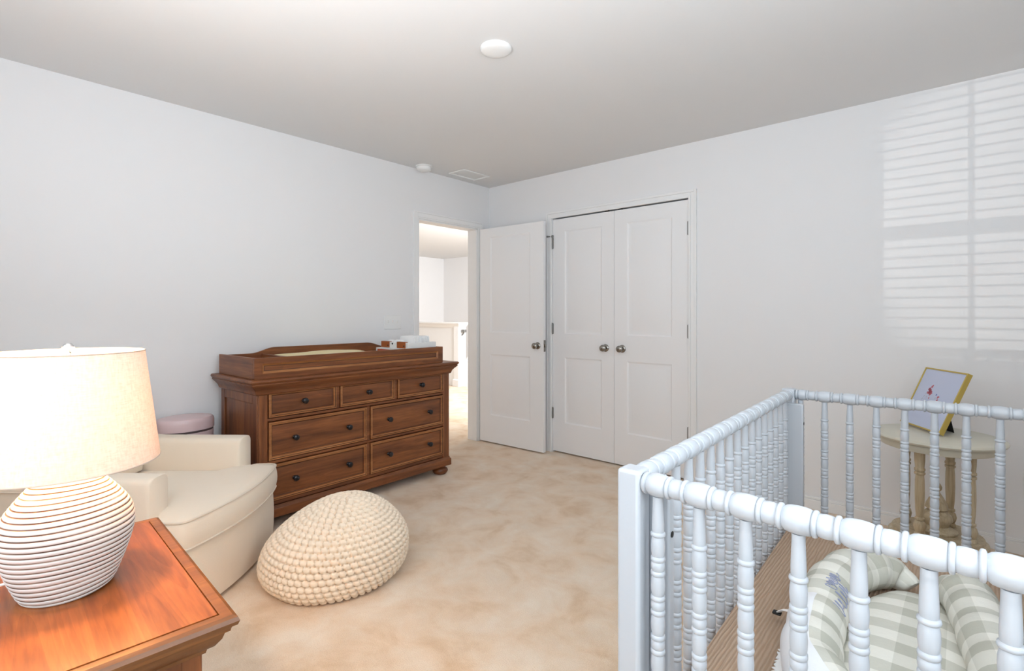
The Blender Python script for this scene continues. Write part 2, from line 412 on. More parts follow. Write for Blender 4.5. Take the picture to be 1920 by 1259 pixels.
bm = bmesh.new(); box(bm, CX0-0.3, CX1+0.3, BY+0.7, BY+0.75, 0, CZ); box(bm, CX0-0.35, CX0-0.3, BY+T, BY+0.75, 0, CZ); box(bm, CX1+0.3, CX1+0.35, BY+T, BY+0.75, 0, CZ)
struct('wall_closet', bm, M['wall'], flat=True)
WR = (0.15, 1.15); bm = bmesh.new(); box(bm, RX, RX+T, FY-T, WR[0], 0, CZ); box(bm, RX, RX+T, WR[1], BY, 0, CZ); box(bm, RX, RX+T, WR[0], WR[1], 0, 0.62); box(bm, RX, RX+T, WR[0], WR[1], 2.18, CZ)  # opening for the window added around the fill lamp
struct('wall_right', bm, M['wall'], flat=True)
WIN = [(-1.75, -0.75), (-0.60, 0.40)]; WZ0, WZ1 = 0.62, 2.18
bm = bmesh.new()
box(bm, LX, RX, FY-T, FY, 0, WZ0); box(bm, LX, RX, FY-T, FY, WZ1, CZ)
box(bm, LX, WIN[0][0], FY-T, FY, WZ0, WZ1); box(bm, WIN[0][1], WIN[1][0], FY-T, FY, WZ0, WZ1); box(bm, WIN[1][1], RX, FY-T, FY, WZ0, WZ1)
struct('wall_front', bm, M['wall'], flat=True)
# hall beyond the doorway
struct('wall_hall_left', boxb(-8.95, -8.83, 0.9, 7.72, 0, CZ), M['wall'], flat=True)
struct('wall_hall_back', boxb(-8.83, LX-T, 7.72, 7.84, 0, CZ), M['wall'], flat=True)
struct('wall_hall_front', boxb(-8.83, LX-T, 0.9, 1.02, 0, CZ), M['wall'], flat=True)
bm = bmesh.new(); box(bm, -8.0, -6.52, 5.95, 6.07, 0, 1.065); box(bm, -6.52, -6.40, 5.92, 6.10, 0, 1.065)
rect_loft(bm, [(0, -6.535, -6.385, 5.905, 6.115), (0.11, -6.535, -6.385, 5.905, 6.115), (0.13, -6.52, -6.40, 5.92, 6.10)])
rect_loft(bm, [(1.0, -8.0, -6.40, 5.93, 6.09), (1.03, -8.0, -6.385, 5.915, 6.105), (1.065, -8.0, -6.36, 5.89, 6.13)])
box(bm, -8.0, -6.345, 5.875, 6.145, 1.065, 1.09)
struct('wall_stair', bm, M['trim'], bevel=0.004)
bm = bmesh.new()
rings(bm, [[(-6.398, y, 0), (-5.6, y, 0), (-5.6, y, 1.12), (-6.398, y, 0.40)] for y in (6.06, 6.14)])
rings(bm, [[(-6.398, y, 0.36), (-5.6, y, 1.08), (-5.6, y, 1.14), (-6.398, y, 0.42)] for y in (6.045, 6.155)])
struct('trim_6', bm, M['trim'])
t = thing('handrail', 'short grey handrail end on white hall stair post seen through doorway', 'handrail', (-6.40, 6.0, 0.92))
obj('rail', boxb(0.012, 0.09, -0.03, 0.03, 0.0, 0.05), M['grey_metal'], t, bevel=0.008); bm = bmesh.new()
tube(bm, [(0.0, 0, -0.05), (0.03, 0, -0.03), (0.05, 0, 0.0)], 0.012, 8); obj('bracket', bm, M['grey_metal'], t)

# baseboards
def baseboard(name, segs):
    bm = bmesh.new()
    for ax, a, b, c, sgn in segs:
        for (d0, d1, z0, z1) in ((0.001, 0.014, 0.0, 0.062), (0.001, 0.009, 0.062, 0.078)):
            e0, e1 = sorted((c+sgn*d0, c+sgn*d1))
            if ax == 'x': box(bm, a, b, e0, e1, z0, z1)
            else: box(bm, e0, e1, a, b, z0, z1)
    return struct(name, bm, M['trim'], bevel=0.003)
baseboard('baseboard_back', [('x', CX1+0.06, RX, BY, -1), ('x', LX+0.02, CX0-0.06, BY, -1)])
baseboard('baseboard_left', [('y', FY, DY0-0.07, LX, 1)])
baseboard('baseboard_right', [('y', FY, BY-0.02, RX, -1)])
baseboard('baseboard_front', [('x', LX+0.02, RX-0.02, FY, 1)])
# casings
def casing_y(bm, x0, x1, z1, wd, y):           # around an opening in a wall facing -Y
    for (a, b, d) in ((0.0, 0.014, 0.020), (0.014, wd-0.018, 0.013), (wd-0.018, wd, 0.018)):
        box(bm, x0-b, x0-a, y-d, y+0.0, 0, z1+b); box(bm, x1+a, x1+b, y-d, y+0.0, 0, z1+b); box(bm, x0-a, x1+a, y-d, y+0.0, z1+a, z1+b)
bm = bmesh.new(); casing_y(bm, CX0-0.006, CX1+0.006, CH+0.006, 0.058, BY-0.0005)
box(bm, CX0-0.006, CX0-0.001, BY, BY+T, 0, CH+0.01); box(bm, CX1+0.001, CX1+0.006, BY, BY+T, 0, CH+0.01)
struct('trim_1', bm, M['trim'], bevel=0.002)
bm = bmesh.new()
for (a, b, d) in ((0.0, 0.012, 0.010), (0.012, 0.048, 0.014), (0.048, 0.06, 0.019)):
    box(bm, LX+0.0005, LX+d, DY0-b, DY0-a, 0, DH+b); box(bm, LX+0.0005, LX+d, DY1+a, DY1+b, 0, DH+b); box(bm, LX+0.0005, LX+d, DY0-a, DY1+a, DH+a, DH+b)
box(bm, LX-T, LX, DY0, DY0+0.012, 0, DH); box(bm, LX-T, LX, DY1-0.012, DY1, 0, DH); box(bm, LX-T, LX, DY0, DY1, DH-0.012, DH)
struct('trim_2', bm, M['trim'], bevel=0.002)

# ------------------------------------------------------------------ doors
DOOR_STEPS = [(0.012, 0.007), (0.022, 0.008), (0.050, 0.0015)]
def door(name, w_, h, panels, matrix, knob_x, hinge_x, hinges, kz=0.935, hy=0.0):
    d = bpy.data.objects.new(name, None); C.objects.link(d); d.matrix_world = matrix; d['kind'] = 'structure'
    bm = bmesh.new(); framed_front(bm, 0, w_, 0, h, 0, 0.035, panels, DOOR_STEPS); obj('door_panel', bm, M['door'], d, ang=20)
    bm = bmesh.new()
    lathe(bm, [(0.0, 0), (0.031, 0.0), (0.031, 0.004), (0.026, 0.009), (0.013, 0.011), (0.011, 0.024), (0.015, 0.032), (0.024, 0.037), (0.0275, 0.047), (0.026, 0.057), (0.018, 0.064), (0.0, 0.066)], 28, (knob_x, 0, kz), (0, -1, 0))
    obj('knob', bm, M['nickel'], d, ang=40)
    for hz in hinges:
        bm = bmesh.new(); lathe(bm, [(0.0, -0.052), (0.004, -0.05), (0.0065, -0.047), (0.0065, 0.047), (0.004, 0.05), (0.0, 0.052)], 12, (hinge_x, hy-0.006, hz))
        box(bm, hinge_x-0.006, hinge_x+0.006, hy-0.003, hy+0.001, hz-0.045, hz+0.045); obj('hinge', bm, M['grey_metal'], d)
    return d
LW = 0.615; P2 = lambda a, b: [(a, b, 0.255, 0.835), (a, b, 1.04, 1.945)]
HZ = [0.335, 1.085, 1.845]
d1 = door('door_1', LW, 2.055, P2(0.125, LW-0.115), Matrix.Translation((CX0+0.002, BY+0.004, 0.014)), LW-0.078, -0.001, HZ)
d2 = door('door_2', LW, 2.055, P2(0.115, LW-0.125), Matrix.Translation((CX1-0.002-LW, BY+0.004, 0.014)), 0.072, LW+0.001, HZ)
bm = bmesh.new(); tube(bm, [(-0.002, -0.012, 1.905), (-0.03, -0.03, 1.905)], 0.005, 8); tube(bm, [(-0.03, -0.03, 1.905), (-0.045, -0.038, 1.905)], 0.008, 8)
lathe(bm, [(0.0, -0.01), (0.009, -0.01), (0.009, 0.012), (0.0, 0.012)], 12, (-0.001, -0.008, 1.905)); obj('hinge_stop', bm, M['grey_metal'], d1)
for dd, x in ((d1, LW-0.07), (d2, 0.05)):
    obj('catch', boxb(x-0.018, x+0.018, -0.004, 0.02, 2.056, 2.066), M['black'], dd, bevel=0.002)
ea = Vector((-3.500, 3.522)); eb = Vector((-2.752, 3.553)); th = math.atan2(eb.y-ea.y, eb.x-ea.x)
LW3 = (eb-ea).length
d3 = door('door_3', LW3, 2.03, P2(0.13, LW3-0.145), Matrix.Translation((ea.x, ea.y, 0.014)) @ Matrix.Rotation(th, 4, 'Z'), LW3-0.062, -0.002, [0.2, 1.0, 1.85], hy=0.036)
obj('latch_plate', boxb(LW3, LW3+0.0025, 0.005, 0.03, 0.885, 0.985), M['nickel'], d3); obj('latch_bolt', boxb(LW3+0.0025, LW3+0.012, 0.010, 0.025, 0.92, 0.95), M['nickel'], d3, bevel=0.002)
bm = bmesh.new(); lathe(bm, [(0.0, 0), (0.031, 0.0), (0.026, 0.009), (0.012, 0.011), (0.012, 0.026), (0.024, 0.034), (0.026, 0.046), (0.0, 0.054)], 24, (LW3-0.062, 0.035, 0.935), (0, 1, 0)); obj('knob', bm, M['nickel'], d3)

# ------------------------------------------------------------------ windows and blinds (behind the camera)
def window(n, w_, matrix, where):
    # local: x across the opening, y = 0 at the room face of the wall (outside is -y), z up from the floor
    hw0 = w_/2; y0, y1 = -0.10, -0.05; bm = bmesh.new()
    for a in ((-hw0, -hw0+0.04, WZ0, WZ1), (hw0-0.04, hw0, WZ0, WZ1), (-hw0+0.04, hw0-0.04, WZ0, WZ0+0.05), (-hw0+0.04, hw0-0.04, WZ1-0.05, WZ1), (-hw0+0.04, hw0-0.04, 1.34, 1.40)):
        box(bm, a[0], a[1], y0, y1, a[2], a[3])
    for k in (1, 2):
        mx = -hw0+w_*k/3; box(bm, mx-0.010, mx+0.010, y0+0.015, y1-0.015, WZ0+0.05, 1.34); box(bm, mx-0.010, mx+0.010, y0+0.015, y1-0.015, 1.40, WZ1-0.05)
    f = struct('window_%d' % n, bm, M['trim']); f.matrix_world = matrix
    obj('pane', boxb(-hw0+0.04, hw0-0.04, y0+0.022, y0+0.026, WZ0+0.05, WZ1-0.05), M['glass'], f, flat=True)
    t = thing('window_blind', 'white slatted blind hanging in the window %s' % where, 'blind', group='white window blinds')
    t.matrix_world = matrix @ Matrix.Translation((0, -0.022, WZ1))
    hw = hw0-0.012
    obj('headrail', boxb(-hw, hw, -0.022, 0.021, -0.05, -0.001), M['white_plastic'], t)
    bm = bmesh.new(); z = -0.08
    while z > -(WZ1-WZ0)+0.06:
        rings(bm, [[(-hw, -0.021, q), (hw, -0.021, q), (hw, 0.021, q-0.003), (-hw, 0.021, q-0.003)] for q in (z, z+0.003)]); z -= 0.044
    obj('slats', bm, M['white_plastic'], t, flat=True)
    obj('bottom_rail', boxb(-hw, hw, -0.02, 0.02, -(WZ1-WZ0)+0.012, -(WZ1-WZ0)+0.028), M['white_plastic'], t)
for n, (x0, x1) in enumerate(WIN, 1):
    window(n, x1-x0, Matrix.Translation(((x0+x1)/2, FY, 0)), 'behind the bedside lamp' if n == 1 else 'facing the crib end')
window(3, WR[1]-WR[0], Matrix.Translation((RX, (WR[0]+WR[1])/2, 0)) @ Matrix.Rotation(PI/2, 4, 'Z'), 'added in the right wall')  # unseen window made up to go with the right-hand fill lamp

# ------------------------------------------------------------------ dresser
DRX = math.radians(90+1.0)
dz = thing('dresser', 'long brown wooden dresser with seven drawers against the left wall', 'dresser', (-3.215, 1.927, 0), DRX)
HB = 0.715; yf, yb = -0.255, 0.245                   # local: x along the length, front = -y
bm = bmesh.new()
box(bm, -HB, HB, yf+0.035, yb, 0.085, 0.80)                                  # carcass
box(bm, -HB, -0.662, yf, yf+0.035, 0.085, 0.80); box(bm, 0.662, HB, yf, yf+0.035, 0.085, 0.80)   # corner posts
obj('body', bm, M['oak_z'], dz, bevel=0.004)
obj('recess', boxb(-0.662, 0.662, yf+0.030, yf+0.0348, 0.135, 0.80), M['gap'], dz)
bm = bmesh.new()
for z0, z1 in ((0.138, 0.157), (0.374, 0.390), (0.617, 0.633), (0.790, 0.80)): box(bm, -0.662, 0.662, yf+0.002, yf+0.0345, z0, z1)
for x, z0, z1 in ((0.0, 0.158, 0.372), (0.0, 0.392, 0.615), (-0.2225, 0.635, 0.788), (0.2225, 0.635, 0.788)): box(bm, x-0.010, x+0.010, yf+0.002, yf+0.0345, z0, z1)
obj('face_frame', bm, M['oak_x'], dz, bevel=0.002)
for sx in (-1, 1):                                                              # framed end panels
    bm = bmesh.new(); x = sx*HB
    for a in ((yf+0.001, yf+0.055, 0.085, 0.80), (yb-0.05, yb-0.001, 0.085, 0.80), (yf+0.055, yb-0.05, 0.72, 0.80), (yf+0.055, yb-0.05, 0.085, 0.16)):
        box(bm, min(x, x+sx*0.008), max(x, x+sx*0.008), a[0], a[1], a[2], a[3])
    obj('end_panel', bm, M['oak_z'], dz, bevel=0.003)
bm = bmesh.new(); e = 0.008
lv = [(0.770, 0.000), (0.776, 0.010), (0.79, 0.013), (0.80, 0.018), (0.812, 0.028), (0.826, 0.042), (0.832, 0.046), (0.836, 0.046), (0.838, 0.042), (0.842, 0.048), (0.850, 0.054), (0.858, 0.052), (0.862, 0.046)]
rect_loft(bm, [(z, -HB-e-o, HB+e+o, yf-0.002-o, yb+min(o, 0.02)) for z, o in lv])
obj('top', bm, M['oak_x'], dz, bevel=0.0015, ang=25)
bm = bmesh.new(); rect_loft(bm, [(z, -HB-e-o, HB+e+o, yf-o, yb) for z, o in ((0.068, 0.012), (0.116, 0.012), (0.124, 0.004), (0.134, 0.002))])
obj('plinth', bm, M['oak_x'], dz, bevel=0.002, ang=25)
for sx in (-1, 1):
    for y in (yf+0.045, yb-0.05):
        bm = bmesh.new(); lathe(bm, [(0.030, 0.0), (0.046, 0.006), (0.058, 0.022), (0.060, 0.032), (0.054, 0.046), (0.040, 0.054), (0.036, 0.058), (0.046, 0.0675)], 24, (sx*(HB-0.045), y, 0)); obj('foot', bm, M['oak_x'], dz, ang=40)
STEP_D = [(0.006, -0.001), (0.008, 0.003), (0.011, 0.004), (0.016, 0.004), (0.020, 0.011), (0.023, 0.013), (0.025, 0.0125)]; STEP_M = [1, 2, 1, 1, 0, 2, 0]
def knob_bm(x, y, z):
    bm = bmesh.new(); lathe(bm, [(0, 0), (0.012, 0.0), (0.010, 0.004), (0.006, 0.007), (0.006, 0.014), (0.012, 0.018), (0.0175, 0.024), (0.0165, 0.031), (0.009, 0.036), (0, 0.037)], 22, (x, y, z), (0, -1, 0)); return bm
rows = [((0.638, 0.785), [(-0.6585, -0.2355, [0.5]), (-0.2095, 0.2095, [0.5]), (0.2355, 0.6585, [0.5])]),
        ((0.395, 0.612), [(-0.6585, -0.0135, [0.24, 0.79]), (0.0135, 0.6585, [0.235, 0.79])]),
        ((0.161, 0.369), [(-0.6585, -0.0135, [0.24, 0.79]), (0.0135, 0.6585, [0.235, 0.79])])]
for (z0, z1), cols in rows:
    for x0, x1, ks in cols:
        bm = bmesh.new(); framed_front(bm, x0, x1, z0, z1, yf-0.004, yf+0.03, [(x0+0.002, x1-0.002, z0+0.002, z1-0.002)], STEP_D, STEP_M)
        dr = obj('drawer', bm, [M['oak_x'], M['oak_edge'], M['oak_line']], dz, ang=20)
        for k in ks: obj('knob', knob_bm(x0+(x1-x0)*k, yf+0.0065, (z0+z1)/2), M['knob'], dr, ang=40)
def on_dresser(x, y, z): return dz.matrix_world @ Vector((x, y, z))
bpy.context.view_layer.update()
# changing tray on top
TZ = 0.863
tr = thing('changing_tray', 'brown wooden changing tray sitting on top of the dresser', 'changing tray', on_dresser(-0.045, 0, TZ), DRX)
TX, tf, tb, TH = 0.695, -0.262, 0.232, 0.118
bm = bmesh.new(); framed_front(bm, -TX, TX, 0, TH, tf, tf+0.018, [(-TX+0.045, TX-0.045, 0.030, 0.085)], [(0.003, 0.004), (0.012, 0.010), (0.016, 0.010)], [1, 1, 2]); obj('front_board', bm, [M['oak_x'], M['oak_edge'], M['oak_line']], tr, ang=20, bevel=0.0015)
bm = bmesh.new(); pr = []
for i in range(61):
    x = -TX+0.018+(2*TX-0.036)*i/60; e = (TX-0.018-abs(x)); q = min(max((e-0.17)/0.15, 0), 1); q = q*q*(3-2*q); pr.append((x, TH-0.006+0.034*q))
rings(bm, [[(pr[0][0], y, 0)]+[(pr[-1][0], y, 0)]+[(x, y, z) for x, z in pr[::-1]] for y in (tb-0.018, tb)]); obj('back_board', bm, M['oak_x'], tr)
for sx in (-1, 1):
    obj('end_board', boxb(min(sx*TX, sx*(TX-0.018)), max(sx*TX, sx*(TX-0.018)), tf+0.018, tb, 0, TH), M['oak_y'], tr, bevel=0.002)
obj('divider', boxb(-0.445, -0.430, tf+0.019, tb-0.019, 0.013, TH-0.012), M['oak_y'], tr, bevel=0.002)
obj('divider', boxb(0.300, 0.315, tf+0.019, tb-0.019, 0.013, 0.09), M['oak_y'], tr, bevel=0.002)
obj('bottom_board', boxb(-TX+0.019, TX-0.019, tf+0.019, tb-0.019, 0.001, 0.012), M['oak_x'], tr)
# changing pad (contoured)
pb = thing('changing_pad', 'pale yellow contoured changing pad lying in the tray', 'changing pad', on_dresser(-0.045, 0, TZ+0.0125), DRX)
bm = bmesh.new(); rs = []; px0, px1, py0, py1 = -0.424, 0.294, -0.232, 0.205
for i in range(33):
    u = i/32; x = px0+(px1-px0)*u; e = 1-abs(2*u-1)**10; ring = []
    for k in range(29):
        v = k/28; y = py0+(py1-py0)*v; hgt = 0.078+0.032*abs(2*v-1)**2.2; rr = (1-abs(2*v-1)**8)
        ring.append((x, y*(0.93+0.07*e), 0.055+(hgt-0.055)*max(rr, 0)**0.5*max(e, 0)**0.5+0.004*math.sin(9*u+3*v)))
    for k in range(28, -1, -1):
        v = k/28; y = py0+(py1-py0)*v; ring.append((x, y*(0.93+0.07*e), 0.055-0.053*max(1-abs(2*v-1)**12, 0)**0.5))
    rs.append(ring)
rings(bm, rs); obj('cover', bm, M['pad'], pb, ang=80)
# box and caddy at the right end
t = thing('wipes_box', 'white and red flat box under the white caddy', 'box', on_dresser(0.485, -0.02, TZ+0.0125), DRX)
obj('carton', boxb(-0.145, 0.13, -0.19, 0.17, 0, 0.098), M['caddy'], t, bevel=0.003)
obj('stripe', boxb(-0.1462, -0.1452, -0.17, 0.15, 0.072, 0.088), M['print_red'], t)
t = thing('caddy', 'white caddy tray with tan leather straps on dresser end', 'caddy', on_dresser(0.490, -0.055, TZ+0.111), DRX)
bm = bmesh.new(); hx, hy, ch = 0.133, 0.162, 0.044; tw = 0.006
box(bm, -hx, hx, -hy, hy, 0, tw); box(bm, -hx, hx, -hy, -hy+tw, tw, ch); box(bm, -hx, hx, hy-tw, hy, tw, ch)
box(bm, -hx, -hx+tw, -hy+tw, hy-tw, tw, ch); box(bm, hx-tw, hx, -hy+tw, hy-tw, tw, ch); obj('tub', bm, M['caddy'], t, bevel=0.002)
for y in (-0.085, 0.105):
    bm = bmesh.new(); tube(bm, [(-hx+0.02, y, ch+0.003), (-hx-0.001, y, ch+0.004), (-hx-0.006, y, ch-0.006), (-hx-0.0045, y, 0.006)], 0.045, 12, flat=0.08)
    bm.free(); bm = bmesh.new()
    box(bm, -hx-0.005, -hx-0.001, y-0.05, y+0.05, 0.004, ch+0.006); box(bm, -hx-0.005, -hx+0.02, y-0.05, y+0.05, ch+0.002, ch+0.006)
    s = obj('strap', bm, M['leather'], t, bevel=0.0015); bm = bmesh.new(); lathe(bm, [(0, 0), (0.006, 0), (0.004, 0.003), (0, 0.004)], 10, (-hx-0.005, y-0.035, 0.02), (-1, 0, 0)); obj('rivet', bm, M['black'], s)
s = None
bm = bmesh.new(); lathe(bm, [(0, 0), (0.007, 0), (0.005, 0.004), (0, 0.005)], 10, (-hx-0.001, 0.02, 0.034), (-1, 0, 0)); obj('snap', bm, M['black'], t)
first = None
for i in range(8):
    p = on_dresser(0.462+i*0.0195, -0.075+random.uniform(-0.008, 0.008), TZ+0.111+0.0065)
    if first is None:
        bm = bmesh.new(); poly = round_poly([(-0.085, 0.0), (0.085, 0.0), (0.085, 0.082), (-0.085, 0.082)], 0.02, 4)
        rings(bm, [[(xx, y*(1 if zz < 0.05 else 1.0), zz) for y, zz in poly] for xx in (0,)] and [[(xx, y*sc, zz*(0.94+0.06*sc)) for y, zz in poly] for xx, sc in ((-0.0068, 0.90), (-0.004, 1.0), (0.004, 1.0), (0.0068, 0.90))])
        o = first = obj('diaper', bm, M['diaper'], ang=50)
    else: o = first.copy(); C.objects.link(o)
    o.location = p; o.rotation_euler = (0, random.uniform(-0.06, 0.06), DRX)
    tag(o, 'white folded diaper standing in the row inside the caddy', 'diaper', 'folded diapers standing in the caddy')
for k, (x, y, z, r, lb) in enumerate(((0.412, -0.045, 0.0, 0.028, 'white rolled cloth lying in the caddy by the leather straps'), (0.412, 0.04, 0.0, 0.026, 'white rolled cloth at the wall side of the caddy'))):
    bm = bmesh.new(); pts = []
    for i in range(90):
        a = i*0.21; q = r*(0.12+0.88*i/89); pts.append((q*math.cos(a), q*math.sin(a)))
    rs = [(xx, sc) for xx, sc in ((-0.038, 0.9), (-0.034, 1.0), (0.034, 1.0), (0.038, 0.9))]
    lathe(bm, [(0.004, -0.036), (r*0.5, -0.037), (r*0.9, -0.037), (r, -0.03), (r, 0.03), (r*0.9, 0.037), (r*0.55, 0.037), (r*0.5, 0.030), (r*0.3, 0.03), (r*0.28, 0.037), (0.0, 0.037)], 20, (0, 0, r), (0, 1, 0))
    o = obj('rolled_cloth', bm, M['diaper'], ang=50); o.location = on_dresser(x, y, TZ+0.111+0.0065); o.rotation_euler = (0, 0, DRX)
    tag(o, lb, 'cloth', 'rolled cloths in the caddy')

# ------------------------------------------------------------------ trash can
t = thing('trash_can', 'pale pink oval trash can behind the armchair', 'trash can', (-3.385, 0.985, 0), 0)
ov = dict(sx=0.115, sy=0.150, seg=48)
obj('body', latheb([(0.90, 0.0), (0.97, 0.006), (0.98, 0.03), (0.98, 0.55)], **ov), M['pink'], t, ang=40)
obj('band', latheb([(0.965, 0.5505), (0.965, 0.5625)], **ov), M['dark_band'], t)
obj('lid', latheb([(1.0, 0.563), (1.0, 0.605), (0.985, 0.619), (0.94, 0.628), (0.8, 0.633), (0.3, 0.635)], **ov), M['pink'], t, ang=40)

# ------------------------------------------------------------------ armchair
o_ = FWD*2.40+RGT*(-1.72)
ac = thing('armchair', 'cream upholstered swivel armchair beside the dresser', 'armchair', (o_.x, o_.y, 0), math.radians(131.26))
def bow(y0, depth, hwid, n=14): return [(-hwid+2*hwid*i/n, y0-depth*(1-(2*i/n-1)**2)) for i in range(n+1)]
base = round_poly([(0.385, 0.36), (-0.385, 0.36)]+bow(-0.425, 0.055, 0.40, 6), 0.05, 3)
base = resample(base, 0.04)
bm = bmesh.new(); puffy(bm, base, 0.022, 0.285, 0.006, 0.004, 6, 5); obj('base', bm, M['cream'], ac, ang=60)
out = [(0.268, 0.20), (-0.268, 0.20), (-0.268, -0.302), (-0.395, -0.312)]+bow(-0.435, 0.065, 0.40, 6)+[(0.395, -0.312), (0.268, -0.302)]
out = resample(round_poly(out, 0.035, 3), 0.03)
bm = bmesh.new(); puffy(bm, out, 0.293, 0.408, 0.010, 0.035, 6, 8); cu = obj('seat_cushion', bm, M['cream'], ac, ang=70)
for z in (0.408, 0.296):
    bm = bmesh.new(); tube(bm, [(x*1.003, y*1.003, z) for x, y in out], 0.0048, 8, closed=True); obj('piping', bm, M['piping'], cu)
for sx in (-1, 1):
    bm = bmesh.new(); rs = []
    for y, k in ((-0.300, 0.86), (-0.295, 0.95), (-0.28, 1.0), (-0.1, 1.0), (0.15, 1.0), (0.36, 1.0)):
        zt = 0.285+(0.575-0.285)*1.0 + (0.014 if y > 0.2 else 0.0) + 0.006*(y+0.33)
        cr = round_poly([(-0.063*k, 0.05), (0.063*k, 0.05), (0.060*k, zt*(0.985+0.015*k)), (-0.060*k, zt*(0.985+0.015*k))], 0.034, 5)
        rs.append([(sx*0.335+x, y, z) for x, z in cr])
    rings(bm, rs); a = obj('arm', bm, M['cream'], ac, ang=60)
    bm = bmesh.new(); x = sx*0.4005
    tube(bm, cat([(x, -0.235, 0.10), (x, -0.235, 0.44), (x, -0.21, 0.505), (x, -0.15, 0.522), (x, 0.3, 0.53)], 6), 0.003, 6); obj('seam', bm, M['piping'], a)
bm = bmesh.new(); rs = []
for z, y0, y1, hw in ((0.06, 0.24, 0.405, 0.385), (0.30, 0.235, 0.405, 0.385), (0.56, 0.225, 0.415, 0.38), (0.78, 0.25, 0.425, 0.37), (0.86, 0.275, 0.425, 0.36), (0.89, 0.30, 0.415, 0.34)):
    rs.append([(x, y, z) for x, y in round_poly([(-hw, y0), (hw, y0), (hw, y1), (-hw, y1)], 0.06, 4)])
rings(bm, rs); obj('backrest', bm, M['cream'], ac, ang=60)
bm = bmesh.new(); rs = []
for i in range(9):
    q = i/8; z = 0.425+0.40*q; y = 0.20+0.055*q; b_ = 0.05*math.sin(PI*min(max(q, 0.04), 0.97))**0.5; hw = 0.262
    rs.append([(x, yy, z) for x, yy in round_poly([(-hw, y-b_), (hw, y-b_), (hw, y+0.06), (-hw, y+0.06)], 0.045, 4)])
rings(bm, rs); obj('back_cushion', bm, M['cream'], ac, ang=60)
bm = bmesh.new(); lathe(bm, [(0.24, 0.0), (0.25, 0.004), (0.25, 0.02)], 40); obj('swivel_base', bm, M['black'], ac)

# ------------------------------------------------------------------ knitted pouf
pp = FWD*2.435+RGT*(-0.842)
bm = bmesh.new(); prof = cat([(0.20, 0.0, 0), (0.285, 0.012, 0), (0.322, 0.06, 0), (0.326, 0.115, 0), (0.308, 0.185, 0), (0.248, 0.262, 0), (0.165, 0.325, 0), (0.08, 0.362, 0), (0.004, 0.372, 0)], 24)
acc = [0.0]
for i in range(1, len(prof)): acc.append(acc[-1]+(prof[i]-prof[i-1]).length)
NR, NC, RS = 24, 62, 7
nrow = NR*RS; ncol = NC*8; off = RGT*0.075 + FWD*(-0.02)
def samp(s):
    s *= acc[-1]
    for i in range(1, len(acc)):
        if acc[i] >= s:
            f = (s-acc[i-1])/max(acc[i]-acc[i-1], 1e-9); return prof[i-1].lerp(prof[i], f)
    return prof[-1]
rs = []
for j in range(nrow+1):
    s = min(j/nrow, 0.9999); p = samp(s); q = samp(min(s+0.004, 1)); q0 = samp(max(s-0.004, 0)); tn = (q-q0); nrm = Vector((tn.y, -tn.x)).normalized()
    row = int(s*NR); v = s*NR-row; ring = []; z = p.y
    fade = min(1, p.x/0.05); NCr = max(8, round(NC*samp((row+0.5)/NR).x/0.326))
    for i in range(ncol):
        a = 2*PI*i/ncol; fu = (NCr*a/(2*PI)+0.5*(row % 2)+0.30*(v-0.5)) % 1.0
        h = max(0, 1-0.97*abs(2*fu-1)**3.0)**0.5 * max(0, 1-0.80*abs(2*v-1)**2.6)**0.5
        hole = max(0, 1-((min(fu, 1-fu))/0.16)**2-((min(v, 1-v))/0.30)**2)
        dsp = fade*(0.017*(h-0.6)-0.020*hole)
        lump = 1+0.03*noise.noise(Vector((math.cos(a)*1.5, math.sin(a)*1.5, z*5)))
        r = (p.x*lump+nrm.x*dsp); zz = max(z+nrm.y*dsp, 0.001); k = (z/0.37)**1.6
        ring.append((r*math.cos(a)+off.x*k, r*math.sin(a)+off.y*k, zz))
    rs.append(ring)
rings(bm, rs); o = obj('pouf', bm, M['knit'], ang=180); o.location = (pp.x, pp.y, 0)
tag(o, 'chunky knitted cream pouf slumped on the carpet before the dresser', 'pouf')

# ------------------------------------------------------------------ nightstand and lamp
NA = math.radians(-3.5); NZ = 0.66
ncx = Vector((-1.022, 0.389)) + Vector((math.cos(NA), math.sin(NA)))*(-0.3375) + Vector((-math.sin(NA), math.cos(NA)))*(-0.28)
ns = thing('nightstand', 'lamp-lit brown wooden nightstand holding the lit lamp', 'nightstand', (ncx.x, ncx.y, 0), NA)
hx, hy = 0.3375, 0.28
bm = bmesh.new(); box(bm, -hx+0.0305, hx-0.0305, -hy+0.0305, hy-0.0305, NZ-0.02, NZ); obj('top', bm, M['night_x'], ns)
bm = bmesh.new()
def frame_loft(bm, prof, hx, hy):
    rs = [[(-hx+i, -hy+i, z), (hx-i, -hy+i, z), (hx-i, hy-i, z), (-hx+i, hy-i, z)] for i, z in prof]; rings(bm, rs, False, False)
frame_loft(bm, [(0.0275, NZ-0.02), (0.0275, NZ-0.001), (0.024, NZ), (0.010, NZ), (0.003, NZ-0.004), (0.0, NZ-0.011), (0.003, NZ-0.019), (0.010, NZ-0.022), (0.012, NZ-0.026), (0.013, NZ-0.031), (0.020, NZ-0.034), (0.024, NZ-0.046), (0.034, NZ-0.060), (0.044, NZ-0.066), (0.046, NZ-0.073), (0.06, NZ-0.073)], hx, hy)
obj('top_moulding', bm, M['night_edge'], ns, ang=28)
bx, by = hx-0.05, hy-0.05; bm = bmesh.new()
box(bm, -bx+0.008, bx-0.008, -by+0.008, by-0.02, 0.09, NZ-0.021); obj('body', bm, M['night_z'], ns)
